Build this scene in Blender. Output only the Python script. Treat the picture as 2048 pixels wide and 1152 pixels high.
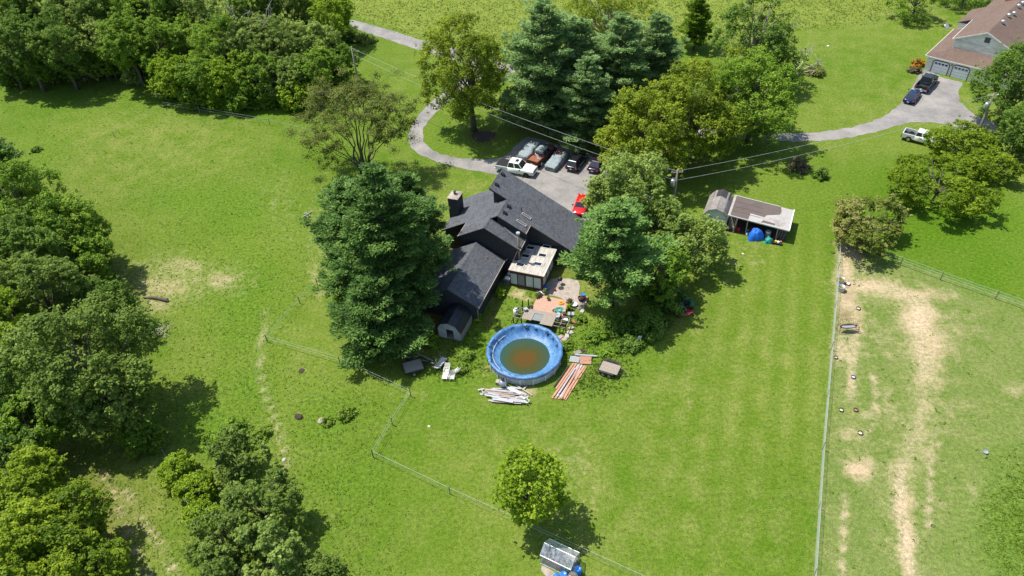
import bpy, math, random
import numpy as np
from mathutils import Vector, Matrix

for o in list(bpy.data.objects):
    bpy.data.objects.remove(o)
SC = bpy.context.scene
COL = SC.collection
rad = math.radians

# ------------------------------------------------------------------ camera, sky, sun, exposure
CAM_H, FPX, NADIR = 61.0, 1500.0, (1125.0, 2290.0)      # drone height, focal length in photo pixels, nadir point
_dn = np.array([NADIR[0] - 1024, NADIR[1] - 576, FPX]); _dn /= np.linalg.norm(_dn)
_up = -_dn
_f = np.array([0, 0, 1.0]) - _up * _up[2]; _f /= np.linalg.norm(_f)
RW = np.stack([np.cross(_f, _up), _f, _up])             # camera axes -> world axes
cd = bpy.data.cameras.new('camera'); cam = bpy.data.objects.new('camera', cd); COL.objects.link(cam)
cam.matrix_world = Matrix(((RW[0, 0], -RW[0, 1], -RW[0, 2], 0), (RW[1, 0], -RW[1, 1], -RW[1, 2], 0),
                           (RW[2, 0], -RW[2, 1], -RW[2, 2], CAM_H), (0, 0, 0, 1)))
cd.sensor_width = 36; cd.lens = 36 * FPX / 2048; cd.clip_end = 6000; cd.clip_start = .5
SC.camera = cam
SUN_EL, SUN_AZ = 65.0, 150.0                            # degrees; azimuth of the sun counted from +X towards +Y
w = bpy.data.worlds.new('World'); SC.world = w; w.use_nodes = True
_n = w.node_tree.nodes; _bg = _n['Background']; _sk = _n.new('ShaderNodeTexSky')
_sk.sky_type = 'NISHITA'; _sk.sun_disc = False; _sk.sun_elevation = rad(SUN_EL); _sk.sun_rotation = rad(90 - SUN_AZ)
w.node_tree.links.new(_sk.outputs[0], _bg.inputs[0]); _bg.inputs[1].default_value = 0.15
sd = bpy.data.lights.new('sun', 'SUN'); sd.energy = 5.0; sd.angle = rad(.55); sd.color = (1, .955, .87)
sun = bpy.data.objects.new('sun', sd); COL.objects.link(sun)
_d = Vector((math.cos(rad(SUN_EL)) * math.cos(rad(SUN_AZ)), math.cos(rad(SUN_EL)) * math.sin(rad(SUN_AZ)), math.sin(rad(SUN_EL))))
sun.rotation_euler = _d.to_track_quat('Z', 'Y').to_euler(); sun.location = (0, 60, 80)
SC.view_settings.view_transform = 'Standard'; SC.view_settings.look = 'None'
SC.view_settings.exposure = 0.44; SC.view_settings.gamma = 1
SC.render.engine = 'CYCLES'
SC.cycles.max_bounces = 6; SC.cycles.diffuse_bounces = 3; SC.cycles.transparent_max_bounces = 8

# ------------------------------------------------------------------ surveying helpers
def G(x, y, z=0.0):
    "ground position (at height z) seen at photo pixel x, y"
    d = RW @ np.array([x - 1024, y - 576, FPX]); t = (z - CAM_H) / d[2]
    return Vector((d[0] * t, d[1] * t, z))
def mpp(p):
    "metres per photo pixel at a world point"
    c = RW.T @ (np.array(p) - np.array([0, 0, CAM_H])); return c[2] / FPX
def project(P):
    C = (P - np.array([0, 0, CAM_H])) @ RW
    zc = np.maximum(C[:, 2], 1e-3)
    px = 1024 + FPX * C[:, 0] / zc; py = 576 + FPX * C[:, 1] / zc
    px[C[:, 2] < 1] = -9e5
    return px, py

# ------------------------------------------------------------------ materials
def lin(c): return tuple(c) + (1,)
class NT:
    def __init__(s, name):
        s.m = bpy.data.materials.new(name); s.m.use_nodes = True
        s.t = s.m.node_tree; s.t.nodes.clear()
        s.out = s.t.nodes.new('ShaderNodeOutputMaterial')
    def n(s, typ, **kw):
        nd = s.t.nodes.new('ShaderNode' + typ)
        for k, v in kw.items(): setattr(nd, k, v)
        return nd
    def set(s, sock, v):
        if hasattr(v, 'is_output'): s.t.links.new(v, sock)
        else:
            if isinstance(v, tuple) and len(v) == 3 and sock.type == 'RGBA': v = v + (1,)
            sock.default_value = v
    def noise(s, scale, detail=3, rough=.55, vec=None, dist=0):
        nd = s.n('TexNoise'); nd.inputs['Scale'].default_value = scale; nd.inputs['Detail'].default_value = detail
        nd.inputs['Roughness'].default_value = rough; nd.inputs['Distortion'].default_value = dist
        if vec is not None: s.set(nd.inputs['Vector'], vec)
        return nd.outputs['Fac']
    def mix(s, fac, a, b, blend='MIX'):
        nd = s.n('Mix', data_type='RGBA', blend_type=blend)
        s.set(nd.inputs[0], fac); s.set(nd.inputs[6], a); s.set(nd.inputs[7], b)
        return nd.outputs[2]
    def math(s, op, a, b=0.0, c=0.0, clamp=False):
        nd = s.n('Math', operation=op, use_clamp=clamp); s.set(nd.inputs[0], a); s.set(nd.inputs[1], b); s.set(nd.inputs[2], c)
        return nd.outputs[0]
    def ramp(s, fac, lo, hi, a=0.0, b=1.0):
        nd = s.n('MapRange', clamp=True); s.set(nd.inputs[0], fac)
        for i, v in zip((1, 2, 3, 4), (lo, hi, a, b)): nd.inputs[i].default_value = v
        return nd.outputs[0]
    def attr(s, name):
        nd = s.n('Attribute', attribute_name=name); return nd.outputs['Fac']
    def pos(s): return s.n('NewGeometry').outputs['Position']
    def obj(s): return s.n('TexCoord').outputs['Object']
    def bump(s, h, strength, dist=.05):
        nd = s.n('Bump'); nd.inputs['Strength'].default_value = strength; nd.inputs['Distance'].default_value = dist
        s.set(nd.inputs['Height'], h); return nd.outputs[0]
    def principled(s, col, rough=.8, metal=0., spec=.3, normal=None, **kw):
        b = s.n('BsdfPrincipled'); s.set(b.inputs['Base Color'], col); s.set(b.inputs['Roughness'], rough)
        b.inputs['Metallic'].default_value = metal; b.inputs['Specular IOR Level'].default_value = spec
        if normal is not None: s.set(b.inputs['Normal'], normal)
        for k, v in kw.items(): b.inputs[k].default_value = v
        s.t.links.new(b.outputs[0], s.out.inputs[0]); return s.m
def scl(c, k): return tuple(min(1, x * k) for x in c)
def mat(name, c, rough=.8, var=.22, scale=2.5, bump=.15, metal=0., spec=.3, dirt=None, stretch=None, **kw):
    t = NT(name); v = t.obj()
    if stretch:
        mp = t.n('Mapping'); mp.inputs['Scale'].default_value = stretch; t.set(mp.inputs[0], v); v = mp.outputs[0]
    n1 = t.noise(scale, 4, .6, v); n2 = t.noise(scale * 6, 3, .6, v)
    f = t.math('ADD', t.math('MULTIPLY', n1, .6), t.math('MULTIPLY', n2, .4))
    f = t.ramp(f, .32, .68)
    col = t.mix(f, scl(c, 1 - var), scl(c, 1 + var))
    oi = t.n('ObjectInfo').outputs['Random']
    col = t.mix(t.math('MULTIPLY', oi, .25), col, scl(c, .72))
    if dirt:
        n3 = t.noise(scale * .7, 5, .7, v); col = t.mix(t.ramp(n3, .5, .68), col, dirt)
    return t.principled(col, rough, metal, spec, t.bump(n2, bump) if bump else None, **kw)

def ground_material():
    t = NT('grass_ground'); p = t.pos()
    nL = t.noise(.045, 3, .5, p); nM = t.noise(.35, 8, .68, p); nF = t.noise(2.6, 5, .7, p); nX = t.noise(9, 2, .6, p)
    # mown lawn
    col = t.mix(t.ramp(nL, .35, .65), (.076, .143, .009), (.118, .173, .020))
    col = t.mix(t.math('MULTIPLY', t.ramp(nM, .38, .66), t.ramp(t.noise(.02, 3, .5, p), .35, .62)), col, (.192, .212, .052))
    # mower stripes
    sep = t.n('SeparateXYZ'); t.set(sep.inputs[0], p)
    st = t.math('SINE', t.math('ADD', t.math('MULTIPLY', t.math('ADD', sep.outputs[0], t.math('MULTIPLY', sep.outputs[1], -.36)), 2.3), t.math('MULTIPLY', nM, 1.6)))
    col = t.mix(t.math('MULTIPLY', t.ramp(st, -1, 1), t.math('MULTIPLY', t.attr('stripe'), .48)), col, (.078, .142, .008))
    # pasture, paddock, meadow
    pad = t.mix(t.ramp(nM, .35, .65), (.116, .166, .034), (.172, .196, .062))
    col = t.mix(t.attr('paddock'), col, pad)
    mea = t.mix(t.ramp(nM, .35, .65), (.128, .188, .022), (.190, .226, .044))
    col = t.mix(t.attr('meadow'), col, mea)
    lushn = t.math('MULTIPLY', t.attr('lush'), t.ramp(nM, .25, .6))
    col = t.mix(lushn, col, t.mix(t.ramp(nF, .35, .65), (.038, .112, .003), (.082, .182, .005)))
    dryn = t.ramp(t.math('ADD', t.attr('dry'), t.math('MULTIPLY', t.math('SUBTRACT', t.noise(.9, 5, .7, p), .5), 1.2)), .25, .95)
    col = t.mix(t.math('MULTIPLY', dryn, t.ramp(t.attr('dry'), 0, .1)), col, t.mix(t.ramp(nF, .35, .65), (.230, .235, .080), (.360, .320, .165)))
    dm = t.math('ADD', t.attr('dirt'), t.math('MULTIPLY', t.math('SUBTRACT', t.noise(.7, 6, .72, p), .5), 1.2))
    dm = t.math('MULTIPLY', t.ramp(dm, .14, .90), t.ramp(t.attr('dirt'), 0, .12))
    soil = t.mix(t.ramp(nM, .35, .65), (.40, .29, .18), (.53, .42, .29)); soil = t.mix(t.ramp(nF, .4, .7), soil, (.42, .31, .17))
    col = t.mix(dm, col, soil)
    tn = t.math('MULTIPLY', t.attr('trail'), t.ramp(t.noise(1.3, 6, .7, p), .30, .52, .55, .9)); col = t.mix(tn, col, t.mix(t.ramp(nF, .35, .65), (.36, .28, .17), (.49, .40, .27)))
    red = t.math('MULTIPLY', t.attr('earth'), t.ramp(nF, .28, .6)); col = t.mix(red, col, (.145, .075, .040))
    # fine grain of blades and tufts
    g = t.ramp(nF, .36, .64, .74, 1.20); g2 = t.ramp(nX, .34, .66, .74, 1.24)
    gg = t.math('MULTIPLY', g, g2)
    cb = t.n('CombineColor')
    for i in range(3): t.set(cb.inputs[i], gg)
    col = t.mix(1.0, col, cb.outputs[0], 'MULTIPLY')
    h = t.math('ADD', t.math('MULTIPLY', nF, .7), t.math('MULTIPLY', nX, .3))
    return t.principled(col, .95, 0, .08, t.bump(h, .5, .22))

def asphalt_material():
    t = NT('worn_asphalt'); p = t.pos()
    n1 = t.noise(.25, 5, .62, p); n2 = t.noise(1.6, 5, .7, p); n3 = t.noise(14, 2, .6, p)
    col = t.mix(t.ramp(n1, .36, .64), (.178, .170, .162), (.285, .265, .243))
    col = t.mix(t.ramp(n2, .55, .8, 0, .6), col, (.11, .107, .104))
    col = t.mix(t.ramp(n2, .44, .25, 0, .6), col, (.29, .265, .238))
    vo = t.n('TexVoronoi', feature='DISTANCE_TO_EDGE'); vo.inputs['Scale'].default_value = .13
    wv = t.n('VectorMath', operation='ADD'); nv = t.n('TexNoise'); nv.inputs['Scale'].default_value = .8; t.set(nv.inputs['Vector'], p)
    sc_ = t.n('VectorMath', operation='SCALE'); t.set(sc_.inputs[0], nv.outputs['Color']); sc_.inputs['Scale'].default_value = 2.2
    t.set(wv.inputs[0], p); t.set(wv.inputs[1], sc_.outputs[0]); t.set(vo.inputs['Vector'], wv.outputs[0])
    col = t.mix(t.ramp(vo.outputs['Distance'], .006, 0, 0, .35), col, (.075, .075, .07))
    g = t.ramp(n3, .3, .7, .82, 1.18); cb = t.n('CombineColor')
    for i in range(3): t.set(cb.inputs[i], g)
    col = t.mix(1.0, col, cb.outputs[0], 'MULTIPLY')
    return t.principled(col, .9, 0, .2, t.bump(n3, .3, .02))

def shingle_material(name, a, b, m, rowh=.19, swap=True, off=(0, 0, 0)):
    t = NT(name); v = t.obj(); sep = t.n('SeparateXYZ'); t.set(sep.inputs[0], v); cb = t.n('CombineXYZ')
    t.set(cb.inputs[0], sep.outputs[1 if swap else 0]); t.set(cb.inputs[1], sep.outputs[0 if swap else 1])
    br = t.n('TexBrick'); t.set(br.inputs[0], cb.outputs[0]); br.inputs['Scale'].default_value = 1
    br.inputs['Brick Width'].default_value = .34; br.inputs['Row Height'].default_value = rowh; br.inputs['Mortar Size'].default_value = .012
    br.inputs['Color1'].default_value = lin(a); br.inputs['Color2'].default_value = lin(b); br.inputs['Mortar'].default_value = lin(m)
    br.offset = .5
    n1 = t.noise(.5, 4, .6, v); n2 = t.noise(20, 2, .6, v)
    col = t.mix(t.ramp(n1, .35, .7, 0, .35), br.outputs['Color'], scl(b, 1.25))
    col = t.mix(t.ramp(n2, .4, .7, 0, .4), col, scl(a, .6))
    return t.principled(col, .9, 0, .25, t.bump(br.outputs['Fac'], -.5, .02))

def siding_material(name, c, pitch=.2, dark=.55):
    t = NT(name); v = t.obj(); sep = t.n('SeparateXYZ'); t.set(sep.inputs[0], v)
    fr = t.math('FRACT', t.math('DIVIDE', sep.outputs[2], pitch))
    mp = t.n('Mapping'); mp.inputs['Scale'].default_value = (1, 1, 9); t.set(mp.inputs[0], v)
    n1 = t.noise(1.2, 4, .6, mp.outputs[0])
    col = t.mix(t.ramp(n1, .32, .68), scl(c, .72), scl(c, 1.28))
    col = t.mix(t.ramp(fr, .9, 1.0, 0, .6), col, scl(c, dark))
    return t.principled(col, .8, 0, .3, t.bump(fr, .6, .03))

def glass_material(name, c=(.02, .025, .03), rough=.08):
    t = NT(name); return t.principled(c, rough, 0, .6)
def clear_material(name, tint=(.9, .95, .95), alpha=.75):
    t = NT(name); a = t.n('BsdfTransparent'); a.inputs[0].default_value = lin(tint)
    g = t.n('BsdfGlossy'); g.inputs['Roughness'].default_value = .12; d = t.n('BsdfDiffuse'); d.inputs[0].default_value = (.75, .78, .78, 1)
    m1 = t.n('MixShader'); nz = t.noise(3, 4, .6, t.obj()); t.set(m1.inputs[0], t.ramp(nz, .3, .8, .05, 1 - alpha + .25)); t.set(m1.inputs[1], a.outputs[0]); t.set(m1.inputs[2], d.outputs[0])
    m2 = t.n('MixShader'); m2.inputs[0].default_value = .12; t.set(m2.inputs[1], m1.outputs[0]); t.set(m2.inputs[2], g.outputs[0])
    t.t.links.new(m2.outputs[0], t.out.inputs[0]); return t.m
def leaf_material(name, a, b, c, trans=.34, sheen=.012):
    "a dark, b mid, c light leaf colour; attribute tint runs 0..1 leaf by leaf"
    t = NT(name); f = t.attr('tint')
    col = t.mix(t.ramp(f, 0, .5), a, b); col = t.mix(t.ramp(f, .5, 1), col, c)
    oi = t.n('ObjectInfo').outputs['Random']; col = t.mix(t.math('MULTIPLY', oi, .22), col, a)
    d = t.n('BsdfDiffuse'); t.set(d.inputs[0], col)
    tr = t.n('BsdfTranslucent'); t.set(tr.inputs[0], t.mix(.5, col, scl(c, 1.25)))
    m1 = t.n('MixShader'); m1.inputs[0].default_value = trans; t.set(m1.inputs[1], d.outputs[0]); t.set(m1.inputs[2], tr.outputs[0])
    g = t.n('BsdfGlossy'); g.inputs['Roughness'].default_value = .55; m2 = t.n('MixShader'); m2.inputs[0].default_value = sheen
    t.set(m2.inputs[1], m1.outputs[0]); t.set(m2.inputs[2], g.outputs[0])
    t.t.links.new(m2.outputs[0], t.out.inputs[0]); return t.m

M = {}
M['ground'] = ground_material(); M['asphalt'] = asphalt_material()
M['shingle'] = shingle_material('charcoal_shingles', (.064, .068, .077), (.120, .126, .138), (.030, .030, .033))
M['shingle_brown'] = shingle_material('brown_shingles', (.125, .085, .066), (.175, .120, .094), (.09, .06, .05))
M['shingle_grey'] = shingle_material('old_grey_shingles', (.20, .18, .165), (.29, .265, .245), (.12, .11, .10))
M['siding_dark'] = siding_material('charcoal_siding', (.036, .039, .044))
M['siding_tan'] = siding_material('tan_siding', (.82, .80, .66), .16, .85)
M['siding_green'] = mat('pale_green_panel', (.55, .62, .58), .7, .08, 1.2, .05)
M['glass'] = glass_material('dark_glass'); M['glass_blue'] = glass_material('blue_glass', (.02, .03, .10)); M['skyglass'] = glass_material('sky_glass', (.10, .13, .14), .05)
M['clear'] = clear_material('greenhouse_sheet')
M['white'] = mat('white_paint', (.90, .90, .89), .5, .06, 3, .03); M['oldwhite'] = mat('aged_white_plastic', (.58, .57, .53), .6, .18, 5, .1, dirt=(.36, .31, .25)); M['trim'] = mat('white_trim', (.66, .66, .62), .6, .08, 4, .04)
M['fascia'] = mat('pale_fascia', (.38, .30, .26), .7, .2, 4, .04)
M['membrane'] = mat('weathered_membrane_roof', (.45, .42, .365), .85, .22, 1.3, .2, dirt=(.25, .23, .195), stretch=(3, .7, 1))
M['brownwood'] = mat('brown_timber', (.105, .055, .035), .75, .25, 3, .15)
M['greywood'] = mat('weathered_timber', (.31, .265, .215), .9, .28, 3, .3, stretch=(1, 6, 1)); M['paleboard'] = mat('silvered_board', (.40, .41, .43), .85, .25, 2, .2, stretch=(1, 6, 1), dirt=(.34, .28, .25))
M['redboard'] = mat('reddish_composite_board', (.44, .235, .155), .85, .16, 2, .15, stretch=(1, 5, 1)); M['deck'] = mat('terracotta_composite_deck', (.46, .285, .205), .8, .10, 2, .1)
M['darkwood'] = mat('dark_post_timber', (.045, .038, .033), .85, .25, 3, .2)
M['polewood'] = mat('pole_timber', (.25, .215, .175), .9, .25, 2, .3, stretch=(4, 4, .6))
M['bark'] = mat('bark', (.115, .095, .075), .95, .3, 3, .5); M['palebark'] = mat('grey_bark', (.24, .215, .185), .95, .25, 3, .5); M['deadwood'] = mat('dead_wood', (.40, .355, .30), .95, .25, 3, .3)
M['metal'] = mat('galvanised_metal', (.42, .44, .46), .45, .15, 2, .05, .6); M['steel'] = mat('pale_steel', (.60, .62, .64), .35, .1, 2, 0, .7); M['rustpipe'] = mat('rusty_flue', (.36, .27, .20), .6, .25, 3, .05, .4, dirt=(.22, .10, .05))
M['black'] = mat('black_plastic', (.018, .018, .02), .5, .2, 4, .05); M['rubber'] = mat('tyre_rubber', (.02, .02, .02), .85, .2, 5, .1); M['iron'] = mat('dark_iron', (.045, .042, .04), .6, .3, 3, .1, .3)
M['rim'] = mat('alloy_rim', (.45, .46, .48), .35, .1, 3, 0, .8)
M['concrete'] = mat('patio_concrete', (.36, .305, .255), .9, .22, 1.4, .3, dirt=(.20, .165, .13)); M['stone'] = mat('pale_stone', (.42, .39, .35), .9, .22, 2, .4); M['brick'] = mat('red_brick', (.33, .13, .08), .9, .25, 3, .2)
M['rust'] = mat('rusty_steel', (.23, .085, .045), .85, .3, 2.2, .2, dirt=(.32, .15, .08)); M['rustdark'] = mat('dark_rust', (.10, .045, .032), .85, .3, 2.2, .2)
M['cover'] = mat('grey_car_cover', (.235, .285, .29), .75, .2, 2.5, .9)
M['pool_blue'] = None
M['blue'] = mat('blue_plastic', (.025, .17, .58), .4, .1, 2, .03); M['tarp'] = mat('blue_tarp', (.012, .13, .56), .45, .18, 3, .5); M['teal'] = mat('teal_plastic', (.02, .33, .25), .5, .2, 4, .1)
M['red'] = mat('red_plastic', (.55, .02, .018), .45, .15, 3, .03); M['orange'] = mat('orange_plastic', (.75, .30, .02), .5, .12, 3, .03); M['yellow'] = mat('yellow_plastic', (.72, .42, .03), .5, .12, 3, .03)
M['terracotta'] = mat('terracotta', (.34, .145, .085), .85, .2, 4, .1); M['soil'] = mat('potting_soil', (.055, .040, .030), .95, .3, 5, .4); M['mulch'] = mat('dark_mulch', (.060, .040, .034), .95, .4, 3, .8)
M['maroon'] = mat('maroon_machine_paint', (.22, .025, .035), .55, .2, 3, .05); M['machinegreen'] = mat('green_machine_paint', (.012, .13, .075), .45, .12, 3, .03)
M['pan'] = mat('feed_pan_rubber', (.05, .05, .05), .8, .2, 4, .1); M['hay'] = mat('feed_residue', (.52, .45, .32), .9, .2, 6, .2); M['algae'] = mat('algae_water', (.16, .14, .015), .12, .3, 3, .02); M['bluepan'] = mat('blue_feed_pan', (.05, .08, .30), .6, .2, 4, 0)
M['wire'] = mat('pale_fence_wire', (.36, .42, .34), .6, .05, 2, 0); M['cable'] = mat('overhead_cable', (.40, .40, .42), .5, .05, 2, 0); M['post'] = mat('fence_post', (.22, .19, .15), .9, .25, 4, .2)
M['roll_brown'] = mat('brown_rolled_roofing', (.125, .098, .088), .9, .16, .8, .15); M['roll_grey'] = mat('bare_roof_board', (.38, .36, .34), .9, .16, 1.1, .2, dirt=(.24, .20, .18))
M['insul'] = mat('shed_felt_patch', (.045, .042, .045), .9, .3, 2, .2); M['poolwall'] = mat('pool_wall_panel', (.52, .52, .49), .55, .10, 1.2, .05, dirt=(.36, .36, .32)); M['blindwhite'] = mat('door_glass_with_blind', (.50, .54, .53), .25, .06, 1, 0, 0, .5); M['screen'] = mat('insect_screen', (.20, .22, .22), .6, .08, 2, 0)
def paint(name, c, rough=.22, metal=0.): return mat(name, c, rough, .05, 1.5, 0, metal, .6)
M['p_white'] = paint('white_car_paint', (.80, .80, .80)); M['p_black'] = paint('black_car_paint', (.008, .009, .012)); M['p_navy'] = paint('navy_car_paint', (.012, .032, .10), .22, .3)
M['p_red'] = paint('red_car_paint', (.62, .008, .012)); M['p_silver'] = paint('silver_car_paint', (.70, .71, .70), .3, .1); M['p_grey'] = paint('green_grey_car_paint', (.022, .032, .032), .25, .2); M['p_purple'] = paint('purple_black_car_paint', (.02, .008, .03), .15)
M['lamp_red'] = paint('tail_lamp', (.35, .02, .02)); M['lamp_white'] = paint('head_lamp', (.6, .6, .6), .1); M['plate'] = paint('plate', (.7, .7, .7), .4)

# ------------------------------------------------------------------ object helpers
def tag(o, label=None, cat=None, group=None, kind=None):
    if label: o['label'] = label
    if cat: o['category'] = cat
    if group: o['group'] = group
    if kind: o['kind'] = kind
    return o
def thing(name, loc, rz=0, label=None, cat=None, group=None):
    o = bpy.data.objects.new(name, None); COL.objects.link(o); o.empty_display_size = .3
    o.location = loc; o.rotation_euler = (0, 0, rz); return tag(o, label, cat, group)
def link(name, me, m, parent=None):
    o = bpy.data.objects.new(name, me); COL.objects.link(o)
    if m is not None and not me.materials: me.materials.append(M[m] if isinstance(m, str) else m)
    if parent is not None: o.parent = parent
    return o
class MB:
    def __init__(s): s.v = []; s.f = []
    def add(s, vs, fs):
        b = len(s.v); s.v += [tuple(x) for x in vs]; s.f += [tuple(i + b for i in f) for f in fs]; return s
    def box(s, c, d, rz=0, mtx=None):
        x, y, z = (k / 2 for k in d)
        P = [Vector((i * x, j * y, k * z)) for k in (-1, 1) for i, j in ((-1, -1), (1, -1), (1, 1), (-1, 1))]
        R = mtx or Matrix.Rotation(rz, 3, 'Z'); c = Vector(c)
        return s.add([R @ p + c for p in P], [(3, 2, 1, 0), (4, 5, 6, 7), (0, 1, 5, 4), (1, 2, 6, 5), (2, 3, 7, 6), (3, 0, 4, 7)])
    def beam(s, p, q, w_, h_, up=(0, 0, 1)):
        p, q = Vector(p), Vector(q); d = q - p; L = d.length; x = d / L; u = Vector(up)
        if abs(x.dot(u)) > .98: u = Vector((1, 0, 0))
        y = u.cross(x).normalized(); z = x.cross(y)
        return s.box((p + q) / 2, (L, w_, h_), mtx=Matrix((x, y, z)).transposed())
    def tube(s, pts, radii, n=8, cap=True):
        pts = [Vector(p) for p in pts]; vs = []; fs = []
        if not isinstance(radii, (list, tuple)): radii = [radii] * len(pts)
        ref = Vector((.37, .61, .7)).normalized()
        for i, p in enumerate(pts):
            t = (pts[min(i + 1, len(pts) - 1)] - pts[max(i - 1, 0)]).normalized()
            a = t.cross(ref)
            if a.length < .05: a = t.cross(Vector((1, 0, 0)))
            a.normalize(); b = t.cross(a)
            for k in range(n):
                th = 2 * math.pi * k / n; vs.append(p + (a * math.cos(th) + b * math.sin(th)) * radii[i])
        for i in range(len(pts) - 1):
            for k in range(n):
                k2 = (k + 1) % n; fs.append((i * n + k, i * n + k2, (i + 1) * n + k2, (i + 1) * n + k))
        if cap: fs.append(tuple(range(n - 1, -1, -1))); fs.append(tuple(range((len(pts) - 1) * n, len(pts) * n)))
        return s.add(vs, fs)
    def cyl(s, c, r, h, n=14, r2=None): return s.tube([c, (c[0], c[1], c[2] + h)], [r, r if r2 is None else r2], n)
    def lathe(s, c, prof, n=16, sx=1, sy=1):
        vs = []; fs = []
        for r, z in prof:
            for k in range(n):
                th = 2 * math.pi * k / n; vs.append((c[0] + r * math.cos(th) * sx, c[1] + r * math.sin(th) * sy, c[2] + z))
        for i in range(len(prof) - 1):
            for k in range(n): k2 = (k + 1) % n; fs.append((i * n + k, i * n + k2, (i + 1) * n + k2, (i + 1) * n + k))
        if prof[-1][0] > 1e-4 : fs.append(tuple(range((len(prof) - 1) * n, len(prof) * n)))
        return s.add(vs, fs)
    def prism(s, poly, ztop, zbot):
        "poly of (x,y); ztop/zbot numbers or functions of x,y"
        ft = ztop if callable(ztop) else (lambda x, y: ztop); fb = zbot if callable(zbot) else (lambda x, y: zbot)
        n = len(poly); a = sum(poly[i][0] * poly[(i + 1) % n][1] - poly[(i + 1) % n][0] * poly[i][1] for i in range(n))
        if a < 0: poly = poly[::-1]
        vs = [(x, y, fb(x, y)) for x, y in poly] + [(x, y, ft(x, y)) for x, y in poly]
        return s.add(vs, [tuple(range(n - 1, -1, -1)), tuple(range(n, 2 * n))] + [(i, (i + 1) % n, n + (i + 1) % n, n + i) for i in range(n)])
    def loft(s, secs):
        n = len(secs[0]); vs = [p for q in secs for p in q]; fs = []
        for i in range(len(secs) - 1):
            for k in range(n): k2 = (k + 1) % n; fs.append((i * n + k, i * n + k2, (i + 1) * n + k2, (i + 1) * n + k))
        fs.append(tuple(range(n - 1, -1, -1))); fs.append(tuple(range((len(secs) - 1) * n, len(secs) * n)))
        return s.add(vs, fs)
    def mesh(s, name, smooth=False):
        me = bpy.data.meshes.new(name); me.from_pydata(s.v, [], s.f)
        if smooth: me.polygons.foreach_set('use_smooth', [True] * len(me.polygons))
        me.update(); return me
    def build(s, name, m, parent=None, smooth=False, label=None): 
        o = link(name, s.mesh(name, smooth), m, parent)
        if label: o['label'] = label
        return o
def smooth_line(pts, step=8, closed=False):
    "Catmull-Rom through 2-D points"
    P = [np.array(p, float) for p in pts]; out = []
    n = len(P)
    for i in range(n - (0 if closed else 1)):
        p0, p1, p2, p3 = (P[(i + k) % n] if closed else P[min(max(i + k, 0), n - 1)] for k in (-1, 0, 1, 2))
        m_ = max(2, int(np.linalg.norm(p2 - p1) / step))
        for j in range(m_):
            t = j / m_; out.append(.5 * ((2 * p1) + (p2 - p0) * t + (2 * p0 - 5 * p1 + 4 * p2 - p3) * t * t + (3 * p1 - p0 - 3 * p2 + p3) * t ** 3))
    if not closed: out.append(P[-1])
    return out
def ngon_sheet(name, px, z, m, jitter=.06, seed=1, kind='structure', parent=None):
    rng = np.random.default_rng(seed); v = []
    for q in smooth_line(px, 7, True):
        g = G(q[0], q[1]); v.append((g.x + rng.normal(0, jitter), g.y + rng.normal(0, jitter), z))
    me = bpy.data.meshes.new(name); me.from_pydata(v, [], [tuple(range(len(v)))]); me.update()
    if me.polygons[0].normal.z < 0: me.flip_normals()
    o = link(name, me, m, parent); o['kind'] = kind; return o

# ------------------------------------------------------------------ the ground, one sheet out to the horizon
def axis(lo, hi, step, far):
    core = list(np.arange(lo, hi + .01, step)); k = step; a = core[0]; b = core[-1]; L = []; Rr = []
    while b < far: k *= 1.35; a -= k; b += k; L.append(a); Rr.append(b)
    return np.array(L[::-1] + core + Rr)
xs, ys = axis(-125, 112, .64, 3500), axis(24, 196, .64, 3500)
XX, YY = np.meshgrid(xs, ys); GP = np.stack([XX.ravel(), YY.ravel(), np.zeros(XX.size)], 1)
GX, GY = project(GP)
def blob(L, p=2.0):
    out = np.zeros(len(GX))
    for x, y, rx, ry, s in L:
        q = ((GX - x) / rx) ** 2 + ((GY - y) / ry) ** 2
        out = np.maximum(out, s * np.exp(-q ** (p / 2)))
    return out
def stroke(pts, wd, s):
    out = np.zeros(len(GX))
    P = smooth_line(pts, 14)
    for a, b in zip(P[:-1], P[1:]):
        ok = (GX > min(a[0], b[0]) - 4 * wd) & (GX < max(a[0], b[0]) + 4 * wd) & (GY > min(a[1], b[1]) - 4 * wd) & (GY < max(a[1], b[1]) + 4 * wd)
        if not ok.any(): continue
        d = b - a; t = np.clip(((GX[ok] - a[0]) * d[0] + (GY[ok] - a[1]) * d[1]) / (d @ d), 0, 1)
        q = np.hypot(GX[ok] - a[0] - t * d[0], GY[ok] - a[1] - t * d[1]) / wd
        out[ok] = np.maximum(out[ok], s * np.exp(-q * q))
    return out
def curve(x, pts): return np.interp(x, [p[0] for p in pts], [p[1] for p in pts])
fenceX = curve(GY, [(380, 1685), (540, 1676), (700, 1662), (900, 1645), (1152, 1628)])
fence2Y = curve(GX, [(1670, 480), (1800, 525), (2048, 605), (2300, 690)])
paddock = ((GX > fenceX) & (GY > fence2Y) & (GX < 2600)).astype(float) * .85
MEADOW = [(-2000, -400), (640, -10), (720, 40), (850, 78), (1000, 100), (1340, 78), (1440, 92), (1590, 58), (1700, 52), (1765, 38), (1800, 8), (1860, -20), (4000, -60)]
meadow = np.clip((curve(GX, MEADOW) - GY) / 14 + .3, 0, 1)
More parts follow.
